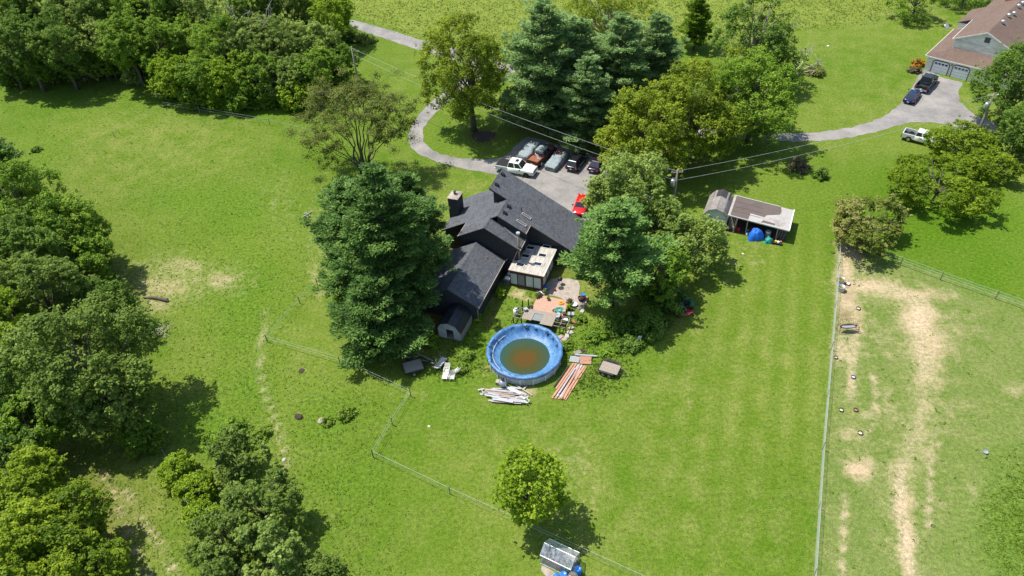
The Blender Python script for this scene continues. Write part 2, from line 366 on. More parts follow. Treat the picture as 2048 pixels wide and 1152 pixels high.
dirt = np.maximum.reduce([stroke([(1700, 545), (1745, 572), (1800, 585), (1835, 620), (1848, 680), (1862, 740), (1850, 800), (1835, 860), (1812, 930), (1800, 1000), (1806, 1060), (1816, 1110), (1824, 1180)], 26, .26), stroke([(1840, 600), (1850, 700), (1868, 760)], 34, .42), blob([(1735, 572, 70, 16, .8), (1830, 590, 70, 14, .75), (1880, 595, 40, 10, .5), (1838, 640, 40, 38, 1.0), (1862, 690, 45, 45, .75), (1850, 760, 30, 25, .5),
    (1720, 938, 30, 20, 1.1), (1806, 1010, 22, 50, .8), (1815, 1090, 16, 60, .9), (1795, 940, 30, 30, .45), (1692, 540, 20, 35, .75), (1695, 600, 26, 30, .75), (1715, 640, 16, 60, .65), (1690, 700, 30, 22, .6),
    (1700, 868, 38, 14, .45), (1735, 835, 20, 10, .4), (1860, 905, 20, 26, .5), (1855, 870, 40, 30, .3), (1770, 830, 40, 60, .22), (1900, 830, 50, 60, .2), (1760, 680, 50, 50, .25), (1920, 660, 50, 40, .3), (1880, 1000, 40, 60, .2), (1700, 500, 30, 30, .7), (1885, 760, 25, 12, .35), (2030, 780, 30, 14, .4), (1835, 850, 25, 20, .35), (1945, 970, 25, 40, .2),
    (440, 560, 40, 18, .45), (330, 575, 60, 24, .42), (370, 530, 50, 20, .35), (310, 610, 40, 25, .4), (1060, 785, 22, 12, .6), (985, 738, 22, 16, .35), (880, 712, 20, 10, .5), (1036, 588, 18, 8, .8), (1052, 598, 12, 6, .6), (985, 600, 6, 18, .5), (905, 505, 14, 18, .75),
    (1390, 800, 40, 30, .12), (1500, 520, 60, 20, .18), (605, 742, 8, 5, .6), (690, 500, 30, 40, .25), (640, 560, 30, 50, .25), (1100, 950, 40, 60, .2), (1100, 1120, 10, 8, .5)]),
    
    stroke([(1745, 745), (1750, 800), (1752, 830)], 5, .5), stroke([(1862, 930), (1858, 990), (1857, 1050)], 6, .5), stroke([(1690, 1000), (1688, 1060), (1684, 1150)], 6, .42), stroke([(1783, 780), (1760, 830)], 5, .4), stroke([(1700, 720), (1704, 790)], 7, .5), stroke([(1815, 1040), (1818, 1170)], 9, .8)])
dry = np.maximum.reduce([paddock * np.clip((2000 - GX) / 200, 0, 1) * .22, stroke([(1700, 545), (1745, 572), (1835, 620), (1855, 740), (1835, 860), (1800, 1000), (1824, 1180)], 55, .42), stroke([(1690, 560), (1700, 700), (1700, 900)], 40, .35), blob([(330, 560, 130, 70, .55), (450, 560, 90, 50, .45), (560, 400, 70, 130, .30), (640, 480, 50, 140, .38), (700, 640, 50, 60, .30), (250, 330, 140, 80, .14), (600, 1050, 140, 90, .26), (900, 1000, 120, 80, .18), (1150, 930, 60, 80, .38), (1190, 1000, 60, 90, .30),
    (1480, 560, 120, 90, .22), (1490, 490, 70, 20, .34), (1300, 1050, 160, 100, .16), (1560, 1050, 60, 100, .22), (1780, 320, 60, 50, .20), (820, 790, 60, 16, .35), (850, 640, 40, 70, .35), (300, 1080, 60, 90, .10), (240, 900, 30, 60, .12), (1840, 700, 110, 160, .30), (1750, 900, 90, 160, .22), (1060, 690, 160, 110, .16), (1000, 870, 200, 30, .16), (640, 90, 60, 50, .1), (640, 700, 60, 40, .2)]),
    stroke([(1590, 480), (1570, 700), (1545, 900), (1520, 1152)], 14, .22), stroke([(1500, 520), (1490, 760), (1470, 1000)], 16, .16)])
lush = np.maximum.reduce([blob([(470, 420, 110, 60, .7), (400, 400, 140, 40, .6), (490, 620, 80, 150, .7), (520, 560, 50, 60, .7), (500, 780, 80, 90, .75), (640, 840, 80, 70, .65), (700, 960, 90, 60, .55), (300, 190, 160, 50, .75), (120, 200, 120, 50, .75), (520, 215, 180, 28, .8), (90, 290, 60, 60, .5),
    (1180, 690, 90, 60, .7), (1260, 690, 80, 50, .8), (1180, 770, 60, 30, .6), (1040, 640, 60, 60, .45), (940, 690, 60, 50, .8), (900, 760, 60, 40, .55), (960, 830, 160, 20, .35), (700, 150, 110, 60, .4), (900, 290, 80, 40, .45), (1700, 150, 160, 80, .38), (1920, 450, 160, 60, .55), (1990, 530, 80, 60, .5), (1500, 300, 120, 30, .4), (1600, 420, 80, 30, .3), (1540, 470, 60, 12, .5), (780, 650, 50, 100, .3), (2030, 1060, 90, 160, .8), (430, 850, 90, 60, .8), (1650, 350, 200, 40, .2)])])
earth = np.maximum.reduce([blob([(968, 272, 27, 11, 1.2), (1330, 600, 60, 70, .5), (1240, 520, 50, 60, .9), (1130, 520, 30, 25, .8), (800, 660, 60, 60, .85), (870, 640, 40, 40, .75), (890, 520, 20, 50, .6), (860, 700, 50, 20, .4), (100, 100, 320, 45, .6), (150, 600, 110, 170, .5), (90, 1000, 180, 130, .5), (1350, 330, 60, 30, .4), (1170, 260, 120, 30, .55), (1690, 630, 14, 10, .8), (1697, 595, 10, 8, .7)]), stroke([(985, 640), (968, 650)], 6, .7), stroke([(1002, 590), (975, 645)], 6, .75)])
trail = np.maximum.reduce([stroke([(534, 620), (528, 650), (521, 700), (522, 760), (543, 820), (566, 890), (575, 930)], 3.6, .5), stroke([(205, 940), (232, 1005), (262, 1080), (300, 1165)], 3.6, 1.0), stroke([(246, 975), (290, 1050), (330, 1110), (356, 1165)], 3.6, .85),
    stroke([(1802, 930), (1798, 1000), (1806, 1060), (1816, 1110), (1826, 1180)], 9, .75), stroke([(1700, 560), (1745, 574), (1800, 582), (1832, 612)], 9, .6), stroke([(1842, 615), (1838, 680), (1850, 735)], 15, .55), stroke([(1850, 735), (1842, 830), (1812, 920)], 12, .22), stroke([(1862, 920), (1858, 990), (1856, 1060)], 4, .6), stroke([(1745, 740), (1752, 830), (1728, 870)], 4, .5), stroke([(1704, 610), (1706, 700), (1702, 800)], 6, .55), stroke([(1690, 990), (1686, 1080), (1680, 1160)], 4, .5), stroke([(1690, 500), (1688, 600), (1678, 720)], 12, .5)])
stripe = ((GX > 1180) & (GX < fenceX) & (GY > 430)).astype(float) * np.clip((GX - 1180) / 250, 0, 1) + np.clip(blob([(720, 140, 100, 70, .5), (1720, 150, 170, 90, .5)]), 0, 1)
nx, ny = len(xs), len(ys)
idx = np.arange(nx * ny).reshape(ny, nx)
quads = np.stack([idx[:-1, :-1], idx[:-1, 1:], idx[1:, 1:], idx[1:, :-1]], -1).reshape(-1, 4)
def np_mesh(name, V, Q, attrs=None, smooth=False):
    me = bpy.data.meshes.new(name); me.vertices.add(len(V)); me.vertices.foreach_set('co', np.ascontiguousarray(V, np.float32).ravel())
    k = Q.shape[1]; me.loops.add(Q.size); me.loops.foreach_set('vertex_index', np.ascontiguousarray(Q, np.int32).ravel())
    me.polygons.add(len(Q)); me.polygons.foreach_set('loop_start', np.arange(0, Q.size, k, dtype=np.int32))
    if smooth: me.polygons.foreach_set('use_smooth', np.ones(len(Q), bool))
    for a, v in (attrs or {}).items():
        at = me.attributes.new(a, 'FLOAT', 'POINT'); at.data.foreach_set('value', np.ascontiguousarray(v, np.float32))
    me.update(calc_edges=True); return me
gm = np_mesh('ground', GP, quads, dict(paddock=paddock, meadow=meadow, dirt=dirt, dry=dry, lush=lush, earth=earth, stripe=stripe, trail=trail), True)
tag(link('ground', gm, 'ground'), kind='structure')

# ------------------------------------------------------------------ drives and parking
ngon_sheet('driveway', [(700, 40), (720, 44), (780, 60), (850, 82), (930, 104), (1010, 126), (1090, 152), (1200, 200), (1350, 245), (1450, 262), (1530, 265), (1600, 267), (1660, 262), (1715, 251), (1762, 236), (1795, 212), (1806, 202), (1822, 176), (1840, 148), (1850, 140),
    (1890, 156), (1926, 166), (1917, 180), (1918, 196), (1930, 214), (1950, 230), (1985, 246), (1990, 262), (1940, 262), (1880, 247), (1830, 245), (1790, 252), (1740, 267), (1680, 278), (1600, 283), (1520, 279), (1440, 277), (1340, 262), (1190, 220),
    (1085, 172), (1020, 150), (960, 160), (915, 185), (889, 208), (864, 234), (848, 256), (845, 274), (852, 290), (868, 302), (895, 312), (930, 317), (972, 318), (1003, 315), (1022, 302), (1042, 283), (1056, 274), (1100, 285), (1180, 312), (1250, 335), (1300, 380), (1290, 430), (1240, 470),
    (1180, 455), (1100, 400), (1040, 360), (1005, 352), (930, 338), (870, 322), (836, 306), (818, 290), (815, 272), (826, 247), (848, 217), (880, 190), (930, 150), (952, 136), (880, 112), (820, 94), (740, 68), (705, 54)], .02, 'asphalt', .11, 5)
ngon_sheet('patio', [(1100, 560), (1112, 556), (1160, 565), (1152, 603), (1120, 596), (1095, 590), (1072, 587), (1088, 572)], .05, 'concrete', .09, 7)
ngon_sheet('greenhouse_path', [(1083, 1131), (1092, 1134), (1112, 1150), (1108, 1158), (1092, 1152), (1084, 1142)], .02, 'concrete', .03, 8)
ngon_sheet('mulch_bed', [(944, 272), (950, 266), (968, 262), (986, 266), (992, 272), (984, 281), (966, 285), (950, 281)], .03, 'mulch', .12, 9)

#@@HOUSES
# ------------------------------------------------------------------ the dark house with several gables (local axes: u along X, v along -Y ... towards the camera)
HO = Vector((-.774, 71.968, 0)); HA = rad(-21.4)
house = thing('gabled_house', HO, HA, 'dark charcoal house with stepped shingle gables and a tall chimney', 'house')
def uv(u, v): return (u, -v)                       # house plan -> local x, y
def HW(u, v, z=0): return Matrix.Rotation(HA, 4, 'Z') @ Vector((u, -v, z)) + HO
SL = .55
zA = lambda x, y: 7.5 - SL * (x + 1.5)
zB = lambda x, y: 7.5 + SL * (x + 1.5)
zC = lambda x, y: 6.96 - SL * (x + 2.47)
zD1 = lambda x, y: 4.65 - SL * (x + 3.6)
zD2 = lambda x, y: 4.65 + SL * (x + 3.6)
def slab(poly, f, name='roof', m='shingle', th=.16, parent=house):
    P = [uv(*p) for p in poly]; b = MB().prism(P, f, lambda x, y: f(x, y) - th); return b.build(name, m, parent)
def walls(poly, f, name='wall', m='siding_dark', drop=.165, parent=house):
    P = [uv(*p) for p in poly]; return MB().prism(P, lambda x, y: f(x, y) - drop, -.1).build(name, m, parent)
rA = slab([(-3.76, -10.9), (7.7, -10.9), (7.7, -4.2), (2.1, -4.2), (2.1, -2.4), (-1.5, -2.4), (-1.5, -6.05), (-3.76, -6.05)], zA)
rB = slab([(-9.8, -10.85), (-3.4, -10.85), (-3.4, -6.2), (-1.502, -6.2), (-1.502, -2.38), (-2.472, -2.38), (-2.472, -.3), (-6.1, -.3), (-6.1, -3.3), (-9.8, -3.3)], zB)
rC = slab([(-2.47, -2.55), (2.0, -2.55), (2.0, -.3), (-2.47, -.3)], zC)
rD = slab([(-3.6, -.2), (.05, -.2), (.05, 9.0), (-3.6, 9.0)], zD1); slab([(-7.15, -.2), (-3.602, -.2), (-3.602, 9.0), (-7.15, 9.0)], zD2)
walls([(-3.4, -10.6), (7.3, -10.6), (7.3, -4.5), (1.8, -4.5), (1.8, -2.62), (-1.6, -2.62), (-1.6, -6.32), (-3.4, -6.32)], zA)
walls([(-9.4, -10.55), (-3.45, -10.55), (-3.45, -3.6), (-9.4, -3.6)], zB)
walls([(-5.8, -3.55), (-2.47, -3.55), (-2.47, -.6), (-5.8, -.6)], zB); walls([(-2.468, -2.6), (1.7, -2.6), (1.7, -.62), (-2.468, -.62)], zC)
walls([(-3.6, -.4), (-.35, -.4), (-.35, 8.7), (-3.6, 8.7)], zD1); walls([(-6.8, -.4), (-3.598, -.4), (-3.598, 8.7), (-6.8, 8.7)], zD2)
def strip(a, b, f, name='fascia', m='darkwood', wd=.05, h=.2, par=None):
    (u0, v0), (u1, v1) = a, b; p, q = uv(u0, v0), uv(u1, v1)
    MB().beam((p[0], p[1], f(*p) - .085), (q[0], q[1], f(*q) - .085), wd, h).build(name, m, par or house)
strip((.085, -.2), (.085, 9.03), lambda x, y: 2.66, 'gutter', 'fascia', .07, .12); strip((-7.19, -.2), (-7.19, 9.03), lambda x, y: 2.70, 'gutter', 'fascia', .07, .12)
strip((2.04, -2.6), (2.04, -.3), lambda x, y: zC(2, 0), 'gutter', 'fascia', .07, .12); strip((-6.14, -3.3), (-6.14, -.28), lambda x, y: zB(-6.1, 0), 'gutter', 'fascia', .07, .12)
strip((2.14, -4.2), (2.14, -2.4), lambda x, y: zA(2.1, 0), 'gutter', 'fascia', .07, .12)
for a, b, f in (((-3.76, -6.02), (-1.5, -6.02), zA), ((-3.79, -10.9), (-3.79, -6.0), zA), ((-1.5, -2.37), (2.1, -2.37), zA), ((2.15, -4.17), (7.7, -4.17), zA), ((-9.8, -3.27), (-6.15, -3.27), zB), ((-6.1, -.27), (-2.47, -.27), zB), ((-2.47, -.27), (2.0, -.27), zC), ((-3.6, 9.03), (.05, 9.03), zD1), ((-7.15, 9.03), (-3.6, 9.03), zD2)):
    strip(a, b, f)
def on(f, u, v): x, y = uv(u, v); return Vector((x, y, f(x, y)))
for f, u, par in ((zB, -1.5, rA), (zB, -2.47, rC), (zD1, -3.6, rD)):
    v0, v1 = {-1.5: (-6.1, -2.4), -2.47: (-2.5, -.3), -3.6: (-.2, 9.0)}[u]
    b = MB(); n = int((v1 - v0) / .3)
    for i in range(n):
        va = v0 + (v1 - v0) * i / n; vb = v0 + (v1 - v0) * (i + 1) / n; zc = on(f, u, 0).z
        b.add([(u - .17, -va, zc - .065), (u, -va, zc + .04), (u + .17, -va, zc - .065), (u - .17, -vb, zc - .075), (u, -vb, zc + .025), (u + .17, -vb, zc - .075)], [(0, 1, 4, 3), (1, 2, 5, 4)])
    b.build('ridge_cap', 'shingle', par)
for u, v in ((-3.29, -9.74), (-3.26, -7.33), (-.89, -4.99), (-.9, -3.56)):       # box vents
    p = on(zA, u, v); b = MB(); b.loft([[(p.x + dx, p.y + dy * k, p.z + z - SL * dx) for dx, dy in ((-.22, -.22), (.22, -.22), (.22, .22), (-.22, .22))] for k, z in ((1, 0), (1, .16), (.7, .26))]); b.build('roof_vent', 'black', rA)
for u0, u1, v0, v1 in ((.75, 1.85, -5.42, -5.05), (.62, 1.75, -3.78, -3.4)):     # skylights, frame with a pane
    b = MB()
    for a, c in (((u0, v0), (u1, v0)), ((u1, v0), (u1, v1)), ((u1, v1), (u0, v1)), ((u0, v1), (u0, v0))): b.beam(on(zA, *a) + Vector((0, 0, .06)), on(zA, *c) + Vector((0, 0, .06)), .09, .14)
    fr = b.build('skylight', 'fascia', house)
    MB().prism([uv(u0, v0), uv(u1, v0), uv(u1, v1), uv(u0, v1)], lambda x, y: zA(x, y) + .07, lambda x, y: zA(x, y) + .02).build('pane', 'skyglass', fr)
p = on(zA, .55, -5.6); MB().cyl((p.x, p.y, p.z - .1), .06, .7, 10).build('vent_pipe', 'black', rA)
p = on(zD1, -1.7, 1.2); MB().cyl((p.x, p.y, p.z - .1), .06, .35, 10).build('vent_pipe', 'terracotta', rD)
# chimney with siding, pale cap and flue
ch = MB().box((-9.15, 7.05, 3.0), (1.35, 1.75, 6.1)).build('chimney', 'siding_dark', house)
MB().box((-9.15, 7.05, 6.09), (1.5, 1.9, .09)).loft([[(-9.15 + x * k, 7.05 + y * k, z) for x, y in ((-.7, -.9), (.7, -.9), (.7, .9), (-.7, .9))] for k, z in ((1, 6.135), (.3, 6.34))]).build('cap', 'concrete', ch)
MB().cyl((-9.15, 7.05, 6.3), .14, .34, 12).tube([(-9.15, 7.05, 6.7), (-9.15, 7.05, 6.78)], [.24, .05], 12).build('flue', 'iron', ch)
b = MB(); b.tube([(-.35 + .42, -8.5, 2.6), (-.3, -8.5, 2.3), (-.3, -8.5, .1)], .05, 6); b.build('downpipe', 'fascia', house)
b = MB(); b.tube([(.1, -.1, 2.62), (.35, 1.2, 2.5), (1.0, .45, 2.5), (1.7, .5, 4.4)], .05, 6); b.build('downpipe', 'fascia', house)
# ------------------------------------------------------------------ flat-roofed sunroom with glass doors and a flue
sr = thing('sunroom', HW(1.1, 1.25), HA, 'flat pale-roofed sunroom with roof windows and white sliding doors', 'sunroom')
def rp(u, v): return (u - 1.1, -(v - 1.25))
zS = lambda x, y: 2.5 + .022 * y
MB().prism([rp(1.0, -4.1), rp(5.5, -4.1), rp(5.5, 1.35), rp(1.0, 1.35)], zS, lambda x, y: zS(x, y) - .13).build('roof', 'membrane', sr)
MB().beam((-.12, -.13, 2.42), (4.43, -.13, 2.42), .06, .2).build('fascia', 'brownwood', sr)
MB().beam((4.43, -.1, 2.43), (4.43, 5.3, 2.5), .06, .2).build('fascia', 'trim', sr)
for k in range(8): MB().box((.3 + .55 * k, 2.6, zS(0, 2.6) + .004), (.03, 5.25, .014), mtx=Matrix.Rotation(.022, 3, 'X')).build('roof_seam', 'greywood', sr)
for u0, v0 in ((3.7, -4.55 + .1), (3.7, -2.7), (3.65, -.97), (1.62, -.25), (1.72, -2.03), (1.82, -3.7)):
    x0, y0 = rp(u0, v0); x1, y1 = rp(u0 + 1.0, v0 + .62); b = MB(); z = zS(x0, y0)
    for a, c in (((x0, y0), (x1, y0)), ((x1, y0), (x1, y1)), ((x1, y1), (x0, y1)), ((x0, y1), (x0, y0))): b.beam((*a, z + .02), (*c, z + .02), .07, .07)
    f = b.build('roof_window', 'trim', sr); MB().box(((x0 + x1) / 2, (y0 + y1) / 2, z + .025), (abs(x1 - x0), abs(y1 - y0), .02)).build('pane', 'glass', f)
MB().box((2.15, 2.6, 1.17), (4.2, 5.2, 2.36)).build('wall', 'brownwood', sr)
for k, (x0, x1, m) in enumerate(((.12, 1.0, 'blindwhite'), (1.06, 1.95, 'screen'), (2.1, 3.05, 'blindwhite'), (3.1, 4.05, 'blindwhite'))):
    b = MB(); zc = 1.15
    for a, c in (((x0, .35), (x1, .35)), ((x1, .35), (x1, 2.05)), ((x1, 2.05), (x0, 2.05)), ((x0, 2.05), (x0, .35))): b.beam((a[0], -.03, a[1]), (c[0], -.03, c[1]), .06, .06, (0, 1, 0))
    f = b.build('sliding_door', 'brownwood', sr); MB().box(((x0 + x1) / 2, -.02, 1.2), (x1 - x0 - .05, .03, 1.66)).build('pane', m, f)
for y0 in (.8, 2.2, 3.6): f = MB().box((4.27, y0, 1.4), (.05, 1.0, 1.3)).build('window', 'trim', sr); MB().box((4.3, y0, 1.4), (.02, .88, 1.16)).build('pane', 'blindwhite', f)
x, y = rp(1.72, -.75); fl = MB().tube([(x, y, 2.5), (x, y, 6.55)], .14, 12).build('stove_pipe', 'rustpipe', sr, True)
MB().tube([(x, y, 6.55), (x, y, 6.62), (x, y, 6.82)], [.15, .26, .24], 12).build('pipe_cap', 'steel', fl); MB().tube([(x, y, 2.5), (x, y, 2.62)], [.32, .13], 12).build('collar', 'steel', fl)
MB().tube([(x, y, 5.9), rp(-.6, -2.2) + (6.1,)], .02, 5).build('stay_rod', 'steel', fl)

# ------------------------------------------------------------------ neighbour's house, brown roof and tan walls
NO = Vector((73.85, 121.44, 0)); NA = rad(-44.2)
nb = thing('garage_house', NO, NA, 'tan house with brown hipped roof and two white garage doors', 'house')
def pl(name, quad, m, th=.15, parent=nb):
    vs = [Vector(q) for q in quad]; dn = Vector((0, 0, th)); n = len(vs)
    b = MB().add([v - dn for v in vs] + vs, [tuple(range(n - 1, -1, -1)), tuple(range(n, 2 * n))] + [(i, (i + 1) % n, n + (i + 1) % n, n + i) for i in range(n)])
    return b.build(name, m, parent)
h_ = 3.4; hz = 2.7 + .3 * h_; W = 14.8
pl('roof', [(0, 0, 2.7), (W, 0, 2.7), (W - h_, h_, hz), (h_, h_, hz)], 'shingle_brown'); pl('roof', [(0, 0, 2.7), (h_, h_, hz), (h_, 14, hz), (0, 14, 2.7)], 'shingle_brown'); pl('roof', [(W, 0, 2.7), (W, 14, 2.7), (W - h_, 14, hz), (W - h_, h_, hz)], 'shingle_brown')
ex, ez, rx_, rz_ = 2.55, 5.2, 7.4, 7.42
rm = pl('roof', [(ex, 3.3, ez), (rx_, 3.3, rz_), (rx_, 27, rz_), (ex, 27, ez)], 'shingle_brown'); pl('roof', [(rx_ + .002, 3.3, rz_), (2 * rx_ - ex, 3.3, ez), (2 * rx_ - ex, 27, ez), (rx_ + .002, 27, rz_)], 'shingle_brown')
pl('roof', [(.3, 13.6, 4.18), (2.56, 13.6, 5.19), (2.56, 20.9, 5.19), (.3, 20.9, 4.18)], 'shingle_brown')
MB().box((W / 2, 7.1, 1.25), (W - .8, 13.6, 2.6)).build('wall', 'siding_tan', nb)
b = MB(); sec = lambda y: [(2.9, y, 1), (2 * rx_ - 2.9, y, 1), (2 * rx_ - 2.9, y, 5.2), (rx_, y, 7.22), (2.9, y, 5.2)]
b.loft([sec(3.55), sec(26.8)]).build('wall', 'siding_tan', nb); MB().box((4, 17.2, 2), (7.0, 7.0, 4.2)).build('wall', 'siding_tan', nb)
for a, c in (((ex, 3.27, ez - .08), (rx_, 3.27, rz_ - .08)), ((rx_, 3.27, rz_ - .08), (2 * rx_ - ex, 3.27, ez - .08)), ((0, -.03, 2.62), (W, -.03, 2.62)), ((-.03, 0, 2.62), (-.03, 14, 2.62)), ((ex - .03, 3.3, ez - .08), (ex - .03, 13.4, ez - .08)), ((2.9, 3.5, 5.0), (11.9, 3.5, 5.0))): MB().beam(a, c, .07, .2).build('fascia', 'trim', nb)
f = MB().box((rx_ + .3, 3.52, 6.1), (.85, .06, .9)).build('gable_vent', 'screen', nb)
for k in range(6): MB().box((rx_ + .3, 3.48, 5.75 + k * .14), (.8, .04, .05)).build('louvre', 'iron', f)
for x0 in (1.45, 4.7):
    b = MB(); pts = [(x0, 0), (x0, 1.85), (x0 + .35, 2.2), (x0 + 2.35, 2.2), (x0 + 2.7, 1.85), (x0 + 2.7, 0)]
    f = MB().add([(x, .285, z) for x, z in pts] + [(x, .33, z) for x, z in pts], [(0, 1, 2, 3, 4, 5), (6, 7, 8, 9, 10, 11)[::-1]] + [(i, (i + 1) % 6, 6 + (i + 1) % 6, 6 + i) for i in range(6)]).build('garage_door', 'white', nb)
    b = MB()
    for (xa, za), (xb, zb) in zip(pts[:-1], pts[1:]): b.beam((xa, .27, za), (xb, .27, zb), .1, .1, (0, 1, 0))
    b.build('door_frame', 'iron', f)
    for k in range(4): MB().box((x0 + .5 + k * .57, .275, 1.72), (.4, .03, .26)).build('pane', 'glass_blue', f)
    for z in (.5, 1.0, 1.5): MB().box((x0 + 1.35, .281, z), (2.6, .012, .025)).build('panel_joint', 'screen', f)
MB().box((4.45, .27, 2.05), (.14, .12, .3)).build('wall_lamp', 'iron', nb)
for x0, y0 in ((7.95, 9.2), (7.9, 12.6), (8.25, 14.4), (7.95, 18.0), (8.1, 20.0)):
    zz = rz_ - .46 * (x0 - rx_); v = MB().cyl((x0, y0, zz - .1), .16, .42, 12).lathe((x0, y0, zz + .3), [(.1, 0), (.32, .04), (.34, .16), (.22, .28), (.001, .33)], 14).build('roof_turbine', 'steel', nb, True)
chn = MB().box((5.7, 22.6, 6.6), (1.5, .95, 3.0)).build('chimney', 'brick', nb); MB().box((5.7, 22.6, 8.13), (1.3, .75, .08)).build('cap', 'concrete', chn)
dish = thing('satellite_dish', G(1886, 71), 0, 'grey satellite dish on a post behind the garage', 'satellite dish')
MB().cyl((0, 0, 0), .05, 1.6, 8).build('post', 'metal', dish); dd = MB().lathe((0, 0, 0), [(.02, .02), (.3, .05), (.55, .16), (.58, .17), (.3, .08), (.001, .05)], 18).build('reflector', 'metal', dish, True); dd.location = (0, -.1, 1.75); dd.rotation_euler = (rad(48), 0, rad(20))
MB().tube([(0, -.1, 1.7), (.15, -.75, 2.1)], .03, 6).build('arm', 'metal', dish)

# ------------------------------------------------------------------ gambrel shed with open lean-to
SO = Vector((25.9, 80.25, 0)); SA = rad(-25)
sh = thing('gambrel_shed', SO, SA, 'pale green gambrel shed with weathered grey shingle roof', 'shed')
gp_ = [(0, 1.85), (.62, 2.7), (1.545, 3.05), (2.47, 2.7), (3.09, 1.85)]
b = MB(); b.loft([[(.05, y, 0), (3.04, y, 0)] + [(x, y, z - .06) for x, z in gp_[::-1]] for y in (.1, 4.6)]).build('wall', 'siding_green', sh)
for k in range(4):
    (xa, za), (xb, zb) = gp_[k], gp_[k + 1]; nrm = Vector((-(zb - za), 0, xb - xa)).normalized() * .06; ex_ = .12 if k in (0, 3) else 0
    d = Vector((xb - xa, 0, zb - za)).normalized(); A = Vector((xa, 0, za)) - (d * .12 if k == 0 else d * 0); B = Vector((xb, 0, zb)) + (d * .12 if k == 3 else d * 0)
    q = [A, B, B + nrm, A + nrm]; MB().loft([[(p.x, y, p.z) for p in q] for y in (-.08, 4.78)]).build('roof', 'shingle_grey', sh)
b = MB(); b.loft([[(.5, y, 2.70), (1.545, y, 3.12), (2.6, y, 2.69), (2.55, y, 2.72), (1.545, y, 3.15), (.55, y, 2.72)] for y in (3.1, 4.79)]).build('felt_patch', 'insul', sh)
MB().box((1.545, .085, 1.62), (2.95, .02, .03)).build('joint', 'iron', sh); MB().box((1.545, .06, 3.03), (.16, .12, .1)).build('finial', 'trim', sh)
lt = thing('lean_to', Matrix.Rotation(SA, 4, 'Z') @ Vector((3.15, 0, 0)) + SO, SA, 'open-fronted lean-to with patched brown and grey flat roof', 'lean-to')
zl = lambda x, y: 2.55 - .082 * x
MB().prism([(-.05, -.05), (7.75, -.05), (7.75, 4.7), (-.05, 4.7)], zl, lambda x, y: zl(x, y) - .1).build('roof', 'roll_grey', lt)
def cover_(poly, dz): MB().prism(poly, lambda x, y: zl(x, y) + dz, lambda x, y: zl(x, y) + .003).build('roofing_sheet', 'roll_brown', lt)
cover_([(.25, .02), (2.55, .02), (2.6, 1.55), (4.4, 1.45), (4.6, 2.0), (6.2, 2.9), (6.3, 3.7), (6.1, 4.66), (.25, 4.66)], .02)
cover_([(4.2, .25), (5.9, .25), (5.9, .62), (4.4, .7)], .025)
for y in (1.1, 2.2, 3.3): MB().box((2.2, y, zl(2.2, y) + .026), (3.6, .03, .012), mtx=Matrix.Rotation(.082, 3, 'Y')).build('seam', 'iron', lt)
for a, c in (((-.05, -.08), (7.78, -.08)), ((-.05, 4.73), (6.0, 4.73))): MB().beam((*a, zl(*a) - .05), (*c, zl(*c) - .05), .06, .16).build('fascia', 'trim', lt)
MB().beam((7.79, -.1, zl(7.8, 0) - .02), (7.79, 4.75, zl(7.8, 0) - .02), .09, .2).build('fascia', 'white', lt)
MB().beam((.1, .1, 2.5), (.1, 4.6, 2.5), .28, .05).build('flashing', 'steel', lt)
for x in (2.55, 6.4): MB().beam((x, .12, 0), (x, .12, zl(x, 0) - .1), .14, .14).build('post', 'greywood', lt)
for x in (.3, 3.9, 7.5): MB().beam((x, 4.5, 0), (x, 4.5, zl(x, 0) - .1), .14, .14).build('post', 'greywood', lt)
MB().prism([(-.1, -.25), (7.6, -.2), (7.6, 4.6), (-.1, 4.6)], .015, -.02).build('earth_floor', 'soil', lt)
for k in range(13): MB().box((.3 + k * .58, 4.6, .95), (.5, .05, 1.9 - .03 * k)).build('back_board', 'darkwood', lt)
for k in range(6): MB().beam((6.55 + k * .17, .35 + .2 * (k % 2), 0), (6.75 + k * .17, .6, 1.5), .07, .03).build('leaning_slat', 'greywood', lt)
for y in (1.2, 2.4, 3.6): MB().beam((.1, y, zl(0, 0) - .2), (7.6, y, zl(7.6, 0) - .2), .06, .15).build('rafter', 'darkwood', lt)
def SW(x, y, z=0): return Matrix.Rotation(SA, 4, 'Z') @ Vector((3.15 + x, y, z)) + SO

# ------------------------------------------------------------------ little barn between the pine and the pool
LO = Vector((-8.85, 62.0, 0)); LA = rad(-21.5)
lb = thing('small_barn', LO, LA, 'small weathered white barn with black gambrel roof beside the pool', 'barn')
g2 = [(0, 1.45), (.5, 2.25), (1.45, 2.6), (2.4, 2.25), (2.9, 1.45)]
outer = [(.05, 0), (.05, 1.45), (.5, 2.2), (1.45, 2.54), (2.4, 2.2), (2.85, 1.45), (2.85, 0)]
b = MB(); nO = len(outer)
door_ = [(2.0, 0), (2.0, 1.5), (1.1, 1.5), (1.1, 0)]
ring = outer + door_
b.add([(x, .05, z) for x, z in ring] + [(x, .1, z) for x, z in ring], [tuple(range(len(ring)))[::-1], tuple(range(len(ring), 2 * len(ring)))])
b.build('front_wall', 'paleboard', lb)
for a, c in (((.05, .1), (.05, 4.1)), ((2.85, .1), (2.85, 4.1))): MB().box((a[0], 2.1, .72), (.06, 4.0, 1.45)).build('side_wall', 'greywood', lb)
MB().add([(x, 4.1, z) for x, z in outer], [tuple(range(nO))]).build('back_wall', 'greywood', lb)
for x in (.3, .6, .85, 2.3, 2.6): MB().box((x, .04, .75), (.02, .015, 1.4)).build('batten', 'greywood', lb)
MB().box((.55, .0, .9), (.8, .04, 1.5)).build('door_leaf', 'paleboard', lb); MB().box((1.45, 1.0, .05), (2.6, 1.8, .06)).build('floor', 'greywood', lb)
